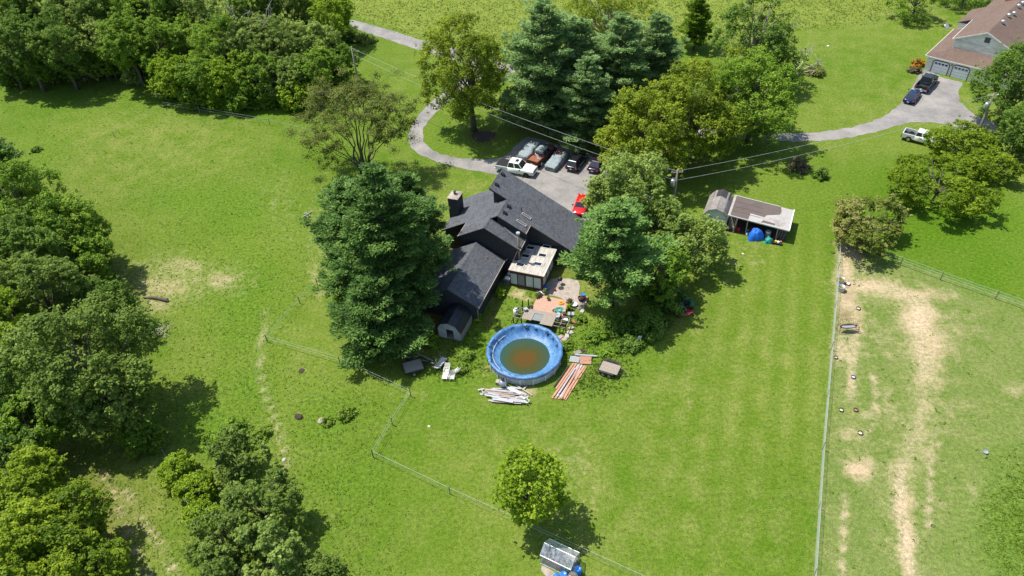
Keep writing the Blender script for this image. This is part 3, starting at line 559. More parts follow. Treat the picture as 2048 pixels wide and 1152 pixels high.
t_ = NT('black_rolled_roof'); M['rollblack'] = t_.principled(t_.mix(t_.ramp(t_.noise(1.2, 4, .6, t_.obj()), .35, .7), (.012, .013, .017), (.03, .033, .04)), .45, 0, .4)
for k in range(4):
    (xa, za), (xb, zb) = g2[k], g2[k + 1]; nrm = Vector((-(zb - za), 0, xb - xa)).normalized() * .05; d = Vector((xb - xa, 0, zb - za)).normalized()
    A = Vector((xa, 0, za)) - (d * .15 if k == 0 else d * 0); B = Vector((xb, 0, zb)) + (d * .15 if k == 3 else d * 0)
    MB().loft([[(p.x, y, p.z) for p in (A, B, B + nrm, A + nrm)] for y in (-.1, 4.25)]).build('roof', 'rollblack', lb)

# ------------------------------------------------------------------ trees: numpy leaf clouds on branch clumps
L_ = {}
L_['maple'] = leaf_material('maple_leaf', (.080, .128, .008), (.182, .250, .013), (.325, .385, .030))
L_['green'] = leaf_material('green_leaf', (.064, .138, .009), (.148, .258, .018), (.275, .405, .040))
L_['dark'] = leaf_material('dark_leaf', (0.049, 0.106, 0.011), (0.109, 0.199, 0.022), (0.216, 0.323, 0.046))
L_['bright'] = leaf_material('bright_leaf', (0.096, 0.175, 0.006), (0.210, 0.324, 0.012), (0.372, 0.486, 0.034))
L_['olive'] = leaf_material('olive_leaf', (0.100, 0.164, 0.026), (0.205, 0.293, 0.051), (0.370, 0.462, 0.106))
L_['grey'] = leaf_material('grey_green_leaf', (.060, .108, .013), (.130, .200, .026), (.245, .335, .060))
L_['brown'] = leaf_material('olive_brown_leaf', (.070, .098, .016), (.145, .178, .030), (.245, .275, .060))
L_['pine'] = leaf_material('pine_needle', (.044, .100, .020), (.105, .205, .042), (.225, .360, .085), .32)
L_['bluepine'] = leaf_material('blue_pine_needle', (.095, .175, .050), (.205, .330, .105), (.370, .520, .200), .38)
L_['brightpine'] = leaf_material('bright_pine_needle', (0.066, 0.145, 0.029), (0.154, 0.286, 0.062), (0.308, 0.473, 0.123), .25)
L_['tan'] = leaf_material('tan_tipped_leaf', (.085, .130, .016), (.180, .225, .032), (.370, .340, .115))
L_['orange'] = leaf_material('orange_bloom', (0.090, 0.110, 0.015), (0.340, 0.200, 0.020), (0.620, 0.240, 0.020))
L_['russet'] = leaf_material('russet_leaf', (0.078, 0.078, 0.039), (0.137, 0.124, 0.068), (0.215, 0.195, 0.117))
L_['locust'] = leaf_material('locust_leaf', (0.062, 0.121, 0.004), (0.146, 0.224, 0.008), (0.297, 0.386, 0.020))
L_['weed'] = leaf_material('weed_leaf', (.080, .150, .010), (.155, .250, .020), (.250, .345, .045), .3)
L_['straw'] = leaf_material('meadow_blade', (.150, .215, .028), (.205, .262, .044), (.275, .312, .075), .5)

L_['turf'] = leaf_material('turf_blade', (.095, .165, .016), (.150, .225, .030), (.215, .285, .055), .5)
def unit(a): return a / np.maximum(np.linalg.norm(a, axis=-1, keepdims=True), 1e-9)
def leaf_cloud(name, rng, C, Rd, per, size, aspect=.62, up=.85, out=.75, shell=.3, axisdir=None, tint=None, spread=.32):
    "C clump centres, Rd clump radii (n,3), per leaves each; rhombus leaves facing outwards and up"
    n = len(C); k = np.repeat(np.arange(n), per) if np.isscalar(per) else np.repeat(np.arange(n), per)
    m = len(k); d = rng.normal(size=(m, 3)); d[:, 2] += .28; d = unit(d)
    P = C[k] + d * Rd[k] * rng.uniform(shell, 1.15, (m, 1))
    N = unit(d * out + np.array([0, 0, up]) + rng.normal(0, .34, (m, 3)))
    T = rng.normal(size=(m, 3)) if axisdir is None else unit(axisdir[k] + rng.normal(0, .38, (m, 3)))
    if axisdir is None: T = unit(T - N * (T * N).sum(1, keepdims=True))
    B = unit(np.cross(N, T))
    s = size * rng.uniform(.65, 1.35, (m, 1))
    V = np.stack([P - T * s, P + B * s * aspect + N * s * .12, P + T * s, P - B * s * aspect + N * s * .12], 1).reshape(-1, 3)
    tc = rng.uniform(.5 - spread, .5 + spread, n) if tint is None else tint
    tv = np.clip(tc[k] + rng.normal(0, .16, m), 0, 1)
    return np_mesh(name, V, np.arange(4 * m).reshape(-1, 4), dict(tint=np.repeat(tv, 4)))
def limb(b, rng, p, q, r0, r1, n=5, sag=.0, seg=4):
    p, q = np.array(p, float), np.array(q, float); L = np.linalg.norm(q - p); pts = []; rr = []
    for i in range(seg + 1):
        t = i / seg; j = rng.normal(0, .035 * L, 3) * (0 < i < seg); j[2] += sag * L * math.sin(math.pi * t)
        pts.append(p + (q - p) * t + j); rr.append(r0 + (r1 - r0) * t)
    b.tube(pts, rr, n)
def fib(n, rng):
    i = np.arange(n) + .5; ph = np.arccos(1 - 2 * i / n); th = math.pi * (1 + 5 ** .5) * i + rng.uniform(0, 6)
    return np.stack([np.cos(th) * np.sin(ph), np.sin(th) * np.sin(ph), np.cos(ph)], 1)
def round_tree_meshes(seed, R, H, sq=.85, lobes=20, dens=900, leaf=.145, clump=.105, flat=1.0, bark='bark', open_=0.0, bare=0, skirt=.43, notch=.14):
    "broadleaf tree: trunk with limbs, lobed crown of leaf clumps; origin at the trunk's foot"
    rng = np.random.default_rng(seed); Rz = min(R * sq, H * .47); Rz = max(Rz, H * skirt); zc = H - Rz
    D = fib(lobes, rng); D = D[D[:, 2] > -.9]; D = unit(D + rng.normal(0, .16, D.shape))
    lr = R * rng.uniform(.24, .44, len(D)); LC = D * np.array([R, R, Rz]) * rng.uniform(.44, .82, (len(D), 1)) + np.array([0, 0, zc])
    LC[:, 0] *= rng.uniform(.85, 1.18); LC[:, 1] *= rng.uniform(.85, 1.18); LC[:, :2] += rng.normal(0, .05 * R, (len(D), 2))
    LC[:, :2] *= np.where(D[:, 2:] < 0, 1.0 - .25 * D[:, 2:], 1.0)
    C = []; Rd = []; tt = []
    keep = rng.uniform(size=len(D)) > notch
    for i in np.nonzero(keep)[0]:
        n = int(30 * (1 - open_ * rng.uniform(.5, 1))); q = unit(rng.normal(size=(n * 2, 3)) + D[i] * .75 + np.array([0, 0, .25]))[:n]
        C.append(LC[i] + q * lr[i] * np.array([1, 1, 1.15 * flat]) * rng.uniform(.72, 1.05, (n, 1)))
        cr = R * clump * rng.uniform(.65, 1.25, (n, 1)); Rd.append(np.concatenate([cr, cr, cr * .72 * flat], 1)); tt.append(np.clip(rng.normal(.5, .17) + rng.normal(0, .13, n), .05, .95))
        m = n // 3; q = unit(rng.normal(size=(m, 3)) + D[i] * 1.1 + np.array([0, 0, .45])); C.append(LC[i] + q * lr[i] * np.array([1, 1, 1.15 * flat]) * rng.uniform(1.05, 1.5, (m, 1)))
        cr = R * clump * rng.uniform(.3, .62, (m, 1)); Rd.append(np.concatenate([cr, cr, cr * .8 * flat], 1)); tt.append(np.clip(rng.normal(.62, .15, m), .05, .95))
    C = np.concatenate(C); Rd = np.concatenate(Rd); tt = np.concatenate(tt)
    C[:, 2] = np.maximum(C[:, 2], .55)
    per = np.maximum(6, dens * R * R * (1 - .5 * open_) * Rd[:, 0] ** 1.6 / (Rd[:, 0] ** 1.6).sum()).astype(int)
    crown = leaf_cloud('crown', rng, C, Rd, per, leaf, tint=tt)
    b = MB(); r0 = .018 * H + .016 * R; fork = max(.8, zc - Rz * .75)
    pts = [(0, 0, -.2), (rng.normal(0, .05), rng.normal(0, .05), fork * .5), (rng.normal(0, .12), rng.normal(0, .12), fork)]
    b.tube(pts, [r0 * 1.25, r0 * .9, r0 * .8], 9); limb(b, rng, pts[-1], (0, 0, zc + Rz * .55), r0 * .75, .05, 7)
    for i in range(len(D)): limb(b, rng, (pts[-1][0], pts[-1][1], fork + rng.uniform(-.1, .35) * Rz), LC[i], r0 * .42, .035, 5, .06)
    for i in range(bare):
        a = unit(rng.normal(size=3) + np.array([0, -.3, .9])); q = a * np.array([R, R, Rz]) * rng.uniform(.95, 1.12) + np.array([0, 0, zc]); limb(b, rng, (0, 0, fork + .3 * Rz), q, .12, .03, 5, .05, 5)
        for _ in range(3): limb(b, rng, np.array(q) * .85 + np.array([0, 0, .15 * q[2]]), q + rng.normal(0, R * .13, 3), .04, .012, 4)
    return b.mesh('trunk', True), crown
def place_tree(name, loc, rz, tm, cm, leafm, barkm, label, cat='tree', group=None, sc=1.0):
    t = thing(name, loc, rz, label, cat, group); t.scale = (sc, sc, sc)
    if not tm.materials: tm.materials.append(M[barkm])
    link('trunk', tm, None, t); c = bpy.data.objects.new('crown', cm); COL.objects.link(c); c.parent = t
    if not cm.materials: cm.materials.append(L_[leafm])
    c.material_slots[0].link = 'OBJECT'; c.material_slots[0].material = L_[leafm]
    return t
SEED = [100]
def tree(px, py, rpx, H, leafm, label, name='broadleaf_tree', group=None, cat='tree', barkm='bark', **kw):
    "px,py crown centre in the photograph, rpx its half width there, H height in metres"
    SEED[0] += 1; z = H * .62
    for _ in range(3):
        c = G(px, py, z); R = rpx * mpp(c); Rz = max(min(R * kw.get('sq', .85), H * .47), H * kw.get('skirt', .43)); z = H - Rz
    R *= 1.1; c = G(px, py, z); tm, cm = round_tree_meshes(SEED[0], R, H, **kw)
    return place_tree(name, (c.x, c.y, 0), 0, tm, cm, leafm, barkm, label, cat, group)
def pine_meshes(seed, R, H, base=.1, dens=1.0, droop=.05, prof=1.7, leaf=.21, pads=3):
    rng = np.random.default_rng(seed); C = []; Rd = []; A = []; b = MB(); tt = []
    b.tube([(0, 0, -.2), (rng.normal(0, .1), rng.normal(0, .1), H * .5), (0, 0, H * .985)], [.02 * H + .06, .013 * H, .03], 8)
    z = H * base; 
    while z < H * .985:
        f = max(0, (z / H - base) / (1 - base)); L = R * (1 - f ** prof) ** .8 * (.62 + .38 * min(1, f * 6 + .3)) + .22; n = rng.integers(5, 8); a0 = rng.uniform(0, 6.3)
        for k in range(n):
            a = a0 + 6.283 * k / n + rng.normal(0, .18); l = L * rng.uniform(.5, 1.18) * (1 + .16 * math.sin(2 * a + z)); rise = (.12 + .35 * f - droop + rng.normal(0, .10)) * l
            d = np.array([math.cos(a), math.sin(a), 0]); tip = np.array([0, 0, z]) + d * l + np.array([0, 0, rise])
            limb(b, rng, (0, 0, z), tip, .02 + .012 * l, .012, 4, -.05, 3)
            m = max(2, int(l * .95)); tn = rng.normal(.5, .15)
            for j in range(m):
                t = .34 + .66 * (j + rng.uniform(.2, .9)) / m; w_ = (.32 + .19 * l * (1.15 - t)); 
                for s in range(pads if l > 2 else 2):
                    side = np.array([-d[1], d[0], 0]) * rng.normal(0, .36 * w_ + .12 * l * (1 - abs(t - .6)))
                    C.append(np.array([0, 0, z]) + d * l * t + np.array([0, 0, rise * t - .04 * l * math.sin(3.1 * t) + .1]) + side)
                    r = w_ * rng.uniform(.7, 1.2); Rd.append((r, r, r * .5)); A.append(d * .8 + np.array([0, 0, .45]) + unit(side) * .45); tt.append(np.clip(tn + rng.normal(0, .14), .05, .95))
        z += (.052 + .012 * rng.uniform()) * H * (1 - .35 * f)
    for k in range(6): C.append(np.array([rng.normal(0, .1), rng.normal(0, .1), H * (.97 + .012 * k / 2)])); Rd.append((.22, .22, .3)); A.append(np.array([0, 0, 1.0])); tt.append(.6)
    C = np.array(C); Rd = np.array(Rd); A = np.array(A)
    per = np.maximum(8, (46 * dens * (Rd[:, 0] / .6) ** 1.25).astype(int))
    cm = leaf_cloud('crown', rng, C, Rd, per, leaf, .36, up=1.1, out=.5, shell=.25, axisdir=unit(A), tint=np.array(tt))
    return b.mesh('trunk', True), cm
def pine(px, py, H, R, leafm, label, name='pine_tree', group=None, **kw):
    "px,py foot of the trunk in the photograph"
    SEED[0] += 1; c = G(px, py); k = 1.0
    if group:
        f = SEED[0] % 2
        if f not in PFORM: PFORM[f] = pine_meshes(SEED[0], 6.5, 17.5, **kw)
        tm, cm = PFORM[f]; k = H / 17.5
    else: tm, cm = pine_meshes(SEED[0], R, H, **kw)
    return place_tree(name, (c.x, c.y, 0), random.Random(SEED[0]).uniform(0, 6), tm, cm, leafm, 'bark', label, 'tree', group, k)
PFORM = {}
def bush_meshes(seed, R, H, dens=748, leaf=.13, lobes=9):
    rng = np.random.default_rng(seed); D = fib(lobes * 2, rng); D = D[D[:, 2] > -.1]
    C = np.concatenate([D * np.array([R, R, H]) * rng.uniform(.45, .8, (len(D), 1)) for _ in range(4)]) + rng.normal(0, .12 * R, (4 * len(D), 3)); C[:, 2] = np.clip(C[:, 2], .12 * H, None)
    cr = R * .26 * rng.uniform(.7, 1.3, (len(C), 1)); Rd = np.concatenate([cr, cr, cr * .75], 1)
    cm = leaf_cloud('crown', rng, C, Rd, max(10, int(dens * R * R / len(C)) + 4), leaf); b = MB()
    for i in range(6): a = rng.uniform(0, 6.3); limb(b, rng, (0, 0, -.05), (math.cos(a) * R * .5, math.sin(a) * R * .5, H * .6), .035, .012, 4)
    return b.mesh('stem', True), cm
def bush(px, py, rpx, H, leafm, label, name='bush', group=None, **kw):
    SEED[0] += 1; c = G(px, py, H * .4); R = rpx * mpp(c); sm, cm = bush_meshes(SEED[0], R, H, **kw)
    t = thing(name, (c.x, c.y, 0), 0, label, 'bush', group); link('stem', sm, 'bark', t); link('crown', cm, L_[leafm], t); return t

# --- single trees one can point at
tree(938, 140, 86, 18.5, 'maple', 'tall rounded yellow-green tree inside the bend of the driveway', dens=777, lobes=26)
tree(1292, 258, 90, 14, 'maple', 'yellow-green broad tree overhanging the parked dark cars', dens=748, lobes=25)
tree(1390, 222, 88, 14, 'maple', 'yellow-green broad tree behind the transformer pole', dens=748, lobes=25, bare=2)
tree(1512, 190, 86, 13.5, 'green', 'round deep green tree where the neighbour drive disappears', dens=748, lobes=25)
tree(1464, 152, 40, 13, 'maple', 'narrow yellow-green tree with bare grey top branches', dens=600, open_=.4, bare=5, barkm='palebark')
tree(1514, 62, 70, 16, 'dark', 'large ragged dark tree with pale dead limbs by the meadow', dens=620, open_=.3, bare=7, barkm='palebark')
tree(1555, 125, 50, 7, 'dark', 'low dark tree sprawling beneath the ragged meadow tree', dens=380)
tree(1212, 22, 86, 19, 'maple', 'open tall tree with visible grey stems above the pines', dens=480, open_=.5, barkm='palebark', lobes=28)
tree(1258, 380, 70, 11.5, 'olive', 'grey-green bushy tree beside the parking area', dens=806, lobes=26)
tree(1222, 414, 48, 8, 'olive', 'small grey-green tree leaning over the red car', dens=806)
tree(1318, 452, 56, 7.2, 'olive', 'grey-green tree in front of the transformer pole', dens=777)
tree(1316, 540, 58, 7.5, 'green', 'deep green tree between the bright pine and the tractor', dens=700)
tree(1388, 482, 56, 7.0, 'olive', 'low olive-green tree reaching towards the gambrel shed', dens=777)
tree(1058, 974, 60, 9.4, 'bright', 'lone round bright green tree beside the greenhouse', dens=1150, leaf=.13, lobes=34, notch=0, skirt=.46)
tree(1738, 442, 68, 5.4, 'tan', 'low spreading tree with tan tips at the paddock corner', sq=.5, flat=.6, open_=.3, skirt=.36, dens=748)
tree(1880, 364, 80, 5.6, 'locust', 'wide flat-topped yellow-green tree on the right lawn', sq=.42, flat=.55, skirt=.34, open_=.2, dens=620)
tree(1928, 284, 62, 5.2, 'locust', 'spreading yellow-green tree covering the silver pickup hood', sq=.5, flat=.55, skirt=.36, open_=.2, dens=620)
tree(1990, 328, 44, 4.2, 'locust', 'smaller yellow-green tree at the edge beyond the flat-topped one', sq=.55, flat=.6, dens=380)
tree(2032, 165, 70, 12, 'dark', 'dark olive tree hiding the right of the garage', dens=748, lobes=25)
tree(2045, 260, 50, 8, 'dark', 'dark tree below the right utility pole at the edge', dens=748)
tree(1838, -12, 46, 9, 'green', 'meadow-edge tree casting a long shade near the brown roof', dens=330, open_=.3)
tree(1940, -40, 60, 9, 'green', 'tree at the top edge behind the brown roofed house', dens=300, open_=.3)
bush(1598, 328, 22, 2.3, 'russet', 'brownish round bush on the right lawn'); bush(1643, 346, 17, 2.0, 'dark', 'dark green small bush on the right lawn')
bush(1838, 124, 15, 1.7, 'orange', 'orange flowering bush at the garage corner'); bush(1830, 140, 14, .9, 'russet', 'russet low bush below the orange flowers')
bush(1632, 142, 24, 1.2, 'tan', 'yellowish brush clump with fallen branches'); bush(1900, 262, 26, 1.6, 'olive', 'pale shrub between asphalt and flat trees'); bush(2036, 322, 26, 2.2, 'tan', 'yellow-brown shrub at the right edge')
bush(697, 66, 28, 3.0, 'dark', 'dark round shrub beside the upper driveway'); bush(731, 76, 24, 1.7, 'olive', 'pale low shrub beside the upper driveway'); bush(952, 634, 13, 1.0, 'bright', 'bright lime bush at the house corner'); bush(1001, 583, 12, 1.5, 'bright', 'bright bush below the near eave of the house')

# --- pines
PG = 'pines behind the parked cars'
pine(1088, 262, 21, 7.2, 'bluepine', 'tallest blue-green pine next to the yellow-green maple', group=PG); pine(1160, 250, 17.5, 6.6, 'bluepine', 'blue-green pine second from the maple', group=PG)
pine(1232, 240, 17.5, 6.6, 'bluepine', 'blue-green pine in the middle of the group', group=PG); pine(1302, 215, 16, 6.0, 'bluepine', 'rearmost blue-green pine by the open meadow', group=PG); pine(1170, 292, 14.5, 6.2, 'bluepine', 'nearest blue-green pine over the covered car', group=PG)
pine(800, 622, 20.5, 6.9, 'pine', 'huge dark green pine shading the house gable', dens=1.1); pine(735, 585, 16.5, 5.6, 'pine', 'dark green pine on the pasture side of the huge pine'); pine(838, 540, 14.5, 4.8, 'pine', 'dark green pine close by the tall chimney')
pine(768, 690, 10, 5.2, 'pine', 'low dark pine over the weathered trailer', base=.06)
pine(1222, 612, 14.5, 5.6, 'brightpine', 'bright green pine beside the patio', base=.3, dens=1.1)
pine(8, 382, 10, 4.6, 'pine', 'dark spruce at the left edge of the pasture', name='spruce_tree', base=.04)
pine(1387, 99, 10.2, 3.4, 'green', 'small pyramid-shaped tree alone in the mown edge of the meadow', name='pyramid_tree', base=.13, prof=1.3); pine(663, 88, 2.6, .7, 'pine', 'tiny conical evergreen beside the upper driveway', base=.05, dens=.5)

# --- open many-stemmed tree beside the big pine
def open_tree():
    rng = np.random.default_rng(77); base = G(728, 346); t = thing('many_stemmed_tree', base, 0, 'open many-stemmed tree with sparse brownish leaves near the bend', 'tree'); b = MB(); C = []; Rd = []
    tips = [(640, 205, 10), (668, 185, 12), (700, 170, 13), (735, 172, 13), (765, 190, 12), (790, 215, 10), (622, 240, 8), (655, 300, 5), (625, 275, 6.5), (700, 230, 11), (745, 235, 10), (805, 255, 8), (720, 205, 12), (680, 250, 9), (770, 270, 8)]
    for px, py, z in tips:
        q = np.array(G(px, py, z)) - np.array(base); mid = q * np.array([.35, .35, .5]); r = .07 + .006 * z
        limb(b, rng, (rng.normal(0, .25), rng.normal(0, .25), 0), mid, r, r * .7, 6); limb(b, rng, mid, q, r * .7, .04, 5, .04)
        for _ in range(13):
            s = q + rng.normal(0, 1.45, 3) * np.array([1, 1, .6]); limb(b, rng, q * .88 + mid * .12, s, .04, .012, 4, 0, 2); C.append(s); r2 = rng.uniform(.7, 1.5); Rd.append((r2, r2, r2 * .55))
    link('trunk', b.mesh('trunk', True), 'bark', t); link('crown', leaf_cloud('crown', rng, np.array(C), np.array(Rd), 200, .105, shell=.0), L_['brown'], t)
open_tree()

# --- woodland filling the upper left; each tree is set singly, meshes shared by a few growth forms
def shared(kind):
    if kind not in FORMS:
        R, H, kw = {'tall0': (5.2, 15, dict(lobes=26)), 'tall1': (4.6, 14, dict(lobes=24, sq=1.05)), 'tall2': (5.6, 14.5, dict(lobes=27, open_=.25)), 'mid0': (3.8, 9, dict(lobes=24)), 'wisp0': (3.4, 7.2, dict(lobes=26, open_=.35, sq=1.05, notch=.3)), 'wisp1': (3.0, 6.4, dict(lobes=24, open_=.4, sq=1.1, notch=.3)), 'mid1': (3.4, 8, dict(lobes=22, sq=1.0)), 'low0': (2.4, 4.2, dict(lobes=21)), 'low1': (2.8, 3.6, dict(lobes=22))}[kind]
        SEED[0] += 7; FORMS[kind] = (R, H) + round_tree_meshes(SEED[0], R, H, dens=1600, leaf=.125, **kw)
    return FORMS[kind]
FORMS = {}
WOOD = [  # px, py of the crown, half width px, growth form, leaf
 (15, 30, 62, 'tall0', 'green', 'leafy tree in the top left corner of the woods'), (88, 22, 62, 'tall1', 'dark', 'dark tree beside the corner tree of the woods'), (160, 38, 64, 'tall2', 'olive', 'grey-green tree in the left back of the woods'), (232, 20, 62, 'tall1', 'dark', 'dark back tree above the shaded pasture corner'),
 (300, 30, 62, 'tall0', 'green', 'green back tree over the middle of the woods'), (372, 18, 60, 'tall2', 'dark', 'dark back tree in the middle of the woods'), (440, 28, 60, 'tall0', 'olive', 'olive back tree left of the bare-limbed tree'), (575, 22, 58, 'tall2', 'grey', 'grey-green back tree right of the bare-limbed tree'),
 (655, 30, 50, 'mid0', 'bright', 'round bright tree at the woods end by the upper driveway'), (45, 92, 56, 'tall1', 'dark', 'dark tree in the shade at the left of the woods'), (118, 96, 54, 'tall0', 'dark', 'dark middle tree above the shaded grass'), (190, 92, 52, 'mid0', 'olive', 'pale-leaved middle tree in the left of the woods'),
 (255, 88, 52, 'tall1', 'green', 'narrow green tree above the pale shrubs'), (322, 92, 50, 'tall1', 'green', 'upright green tree mid woods'), (385, 88, 50, 'mid0', 'green', 'green tree in the second row mid woods'), (448, 98, 52, 'tall0', 'green', 'green tree below the bare limbs'), (560, 95, 54, 'tall2', 'olive', 'olive tree below the dead branches'), (620, 95, 50, 'mid0', 'olive', 'vine-draped olive tree near the woods end'),
 (508, 22, 58, 'tall0', 'green', 'green back tree right behind the bare limbs'), (500, 92, 50, 'tall1', 'olive', 'olive tree between the bare limbs and the front row'), (20, 128, 40, 'mid0', 'dark', 'dark low-branched tree at the left frame edge'), (85, 122, 38, 'mid1', 'green', 'shaded green tree low at the woods edge'), (150, 116, 38, 'mid0', 'dark', 'shaded dark tree low at the woods edge'), (215, 112, 36, 'mid1', 'green', 'shaded green tree above the pale shrubs'), (285, 112, 36, 'mid0', 'green', 'green tree stepping down to the pale shrubs'),
 (345, 148, 42, 'mid1', 'bright', 'fresh green tree in front row left'), (400, 152, 44, 'mid0', 'green', 'green tree in the front row beside the pasture point'), (455, 150, 44, 'mid1', 'bright', 'bright tree in the middle of the front row'), (512, 150, 44, 'mid0', 'green', 'green tree in the front row below the dead branches'), (572, 150, 42, 'mid1', 'olive', 'olive tree in the front row'), (628, 140, 44, 'mid0', 'green', 'green tree in the front row near the left pole'), (672, 128, 36, 'mid1', 'green', 'green tree right against the left utility pole'),
 (392, 186, 30, 'low0', 'green', 'low green tree at the tip of the woods'), (432, 190, 32, 'low1', 'bright', 'low bright tree at the tip of the woods'), (478, 188, 32, 'low0', 'green', 'low green tree over the pasture fence'), (540, 186, 32, 'low1', 'green', 'low green tree in the woods foot row'), (588, 186, 34, 'low0', 'bright', 'low rounded bright tree in the woods foot row'), (640, 172, 30, 'low1', 'bright', 'low bright tree beside the open brownish tree'), (682, 160, 26, 'low0', 'green', 'low green tree under the left utility pole'), (330, 172, 24, 'low0', 'olive', 'pale low shrub tree in tall weeds left of the woods tip'), (268, 145, 22, 'low0', 'olive', 'pale shrub standing out at the shaded pasture edge'), (230, 128, 22, 'low1', 'olive', 'pale shrub back in the shaded pasture corner'),
 (25, 150, 30, 'low1', 'dark', 'dark undergrowth shrub at the left frame edge'), (75, 142, 28, 'low0', 'green', 'shaded shrub second along the woods foot'), (125, 138, 28, 'low1', 'dark', 'shaded shrub third along the woods foot'), (175, 130, 28, 'low0', 'russet', 'russet shaded shrub along the woods foot'), (298, 128, 26, 'low1', 'green', 'green shrub behind the pale shrubs'),
 # left side
 (45, 420, 82, 'tall0', 'green', 'green tree heading the left tree belt'), (128, 462, 74, 'tall2', 'green', 'green tree jutting into the pasture'), (45, 505, 74, 'tall1', 'dark', 'dark tree in the left tree belt'), (160, 535, 58, 'mid0', 'green', 'green tree on the pasture side of the belt'), (90, 588, 78, 'tall1', 'grey', 'blue-grey tree in the left tree belt'), (22, 668, 70, 'tall0', 'bright', 'yellowish tree at the left edge'), (205, 615, 52, 'mid1', 'dark', 'dark tree above the fallen log'),
 (30, 772, 78, 'tall2', 'dark', 'dark tree deep in the left belt'), (62, 852, 66, 'mid0', 'green', 'green tree over the track'), (10, 905, 66, 'mid1', 'dark', 'dark tree at the left edge above the bright ones'),
 (50, 985, 80, 'mid0', 'locust', 'bright feathery tree in the lower left, upper one'), (132, 1058, 76, 'mid1', 'locust', 'bright feathery tree in the lower left beside the track'), (35, 1100, 90, 'mid0', 'locust', 'bright feathery tree in the bottom left corner'), (186, 1132, 60, 'mid1', 'locust', 'bright feathery tree at the bottom edge by the track'), (100, 1160, 74, 'mid0', 'locust', 'bright feathery tree cut by the bottom edge'),
 (470, 912, 58, 'wisp1', 'grey', 'grey-green tree above the leaning boards'), (520, 1010, 68, 'wisp0', 'grey', 'grey-green tree in the lower middle'), (448, 1074, 63, 'wisp0', 'grey', 'grey-green tree beside the wheel track'), (545, 1102, 65, 'wisp1', 'olive', 'grey-olive tree in the bottom group'), (455, 1152, 61, 'wisp1', 'grey', 'grey-green tree at the bottom edge'), (645, 1152, 46, 'low0', 'grey', 'grey-green shrub tree at the bottom edge'),
 (392, 975, 38, 'low1', 'bright', 'bright shrub tree by the wheel track'), (350, 935, 34, 'low0', 'bright', 'small bright shrub tree above the wheel track'), (400, 1030, 34, 'low0', 'bright', 'bright low shrub tree among the grey-green trees'), (280, 868, 40, 'low0', 'green', 'shrub tree at the foot of the big leaning trunk'),
]
wr = random.Random(5)
for px, py, rp_, kind, lf, lab in WOOD:
    R0, H0, tm, cm = shared(kind); z = H0 * .6
    for _ in range(3): c = G(px, py, z); k = rp_ * mpp(c) / R0; z = min(H0 * k * .62, 14)
    low = kind.startswith('low'); k = min(max(k, .6), 1.9 if not low else 1.7); c = G(px, py, H0 * k * .58)
    place_tree('shrub_tree' if low else 'woodland_tree', (c.x, c.y, 0), wr.uniform(0, 6.3), tm, cm, lf, 'bark', lab, 'tree', 'woodland trees', k)
tree(172, 725, 112, 14, 'grey', 'large grey-olive tree with a leaning trunk over the track', dens=748, lobes=27)
tree(232, 790, 70, 11, 'grey', 'grey-olive tree shading the brush pile', dens=748)
UB = [bush_meshes(900 + i, 1.9, 2.6, 620, .16, 12) for i in range(4)]
def undergrowth(line, step, lab, grp, leafs, smin, smax, seed):
    rg = random.Random(seed)
    for num, q in enumerate(smooth_line(line, step)):
        i = rg.randrange(4); c = G(q[0] + rg.uniform(-6, 6), q[1] + rg.uniform(-5, 5)); k = rg.uniform(smin, smax); lf = rg.choice(leafs)
        t = thing('undergrowth_bush', (c.x, c.y, 0), rg.uniform(0, 6.3), lab % ('first second third fourth fifth sixth seventh eighth ninth tenth eleventh twelfth thirteenth fourteenth fifteenth sixteenth seventeenth eighteenth nineteenth twentieth'.split()[num % 20], {'dark': 'dark', 'green': 'mid-green', 'olive': 'greyish', 'bright': 'bright green', 'weed': 'pale green'}[lf]), 'bush', grp); t.scale = (k, k, k * rg.uniform(.8, 1.3)); sm, cm = UB[i]
        if not sm.materials: sm.materials.append(M['bark'])
        if not cm.materials: cm.materials.append(L_['green'])
        link('stem', sm, None, t); cr = link('crown', cm, None, t); cr.material_slots[0].link = 'OBJECT'; cr.material_slots[0].material = L_[lf]
undergrowth([(-10, 158), (80, 146), (160, 138), (240, 132), (300, 158)], 20, '%s bush from the left, %s, in the shaded foot row of the woods', 'shaded undergrowth bushes', ['dark', 'green', 'olive'], .9, 1.6, 1)
undergrowth([(-10, 140), (80, 128), (160, 120), (240, 116)], 22, '%s bush from the left, %s, in the second shaded row of the woods', 'second row of shaded undergrowth', ['dark', 'green'], 1.3, 2.0, 2)
undergrowth([(310, 168), (350, 192), (400, 208), (470, 212), (540, 208), (620, 206), (680, 182)], 20, '%s bush from the left, %s, in the sunlit foot row of the woods', 'sunlit undergrowth bushes', ['green', 'bright', 'weed'], .7, 1.3, 3)
undergrowth([(20, 380), (110, 420), (180, 500), (205, 560), (220, 640)], 34, '%s bush from the top, %s, along the left tree belt edge', 'tree belt undergrowth', ['green', 'dark'], .7, 1.3, 4)
def dead_tree(px, py, tips, lab):
    rng = np.random.default_rng(int(px)); c = G(px, py); b = MB(); t = thing('dead_tree', c, 0, lab, 'tree')
    for qx, qy, z in tips:
        q = np.array(G(qx, qy, z)) - np.array(c); m_ = q * np.array([.45, .45, .55]); limb(b, rng, (0, 0, 0), m_, .17, .12, 6); limb(b, rng, m_, q, .12, .04, 5, .06)
        for _ in range(7): s = q + rng.normal(0, 1.1, 3); limb(b, rng, q * rng.uniform(.75, 1), s, .045, .012, 4, 0, 3)
    b.build('trunk', 'deadwood', t, True)
dead_tree(520, 150, [(455, 12, 13), (500, 20, 14), (470, 62, 10), (530, 30, 14), (540, 8, 14), (490, 68, 10)], 'bare pale dead branches rising out of the woods')
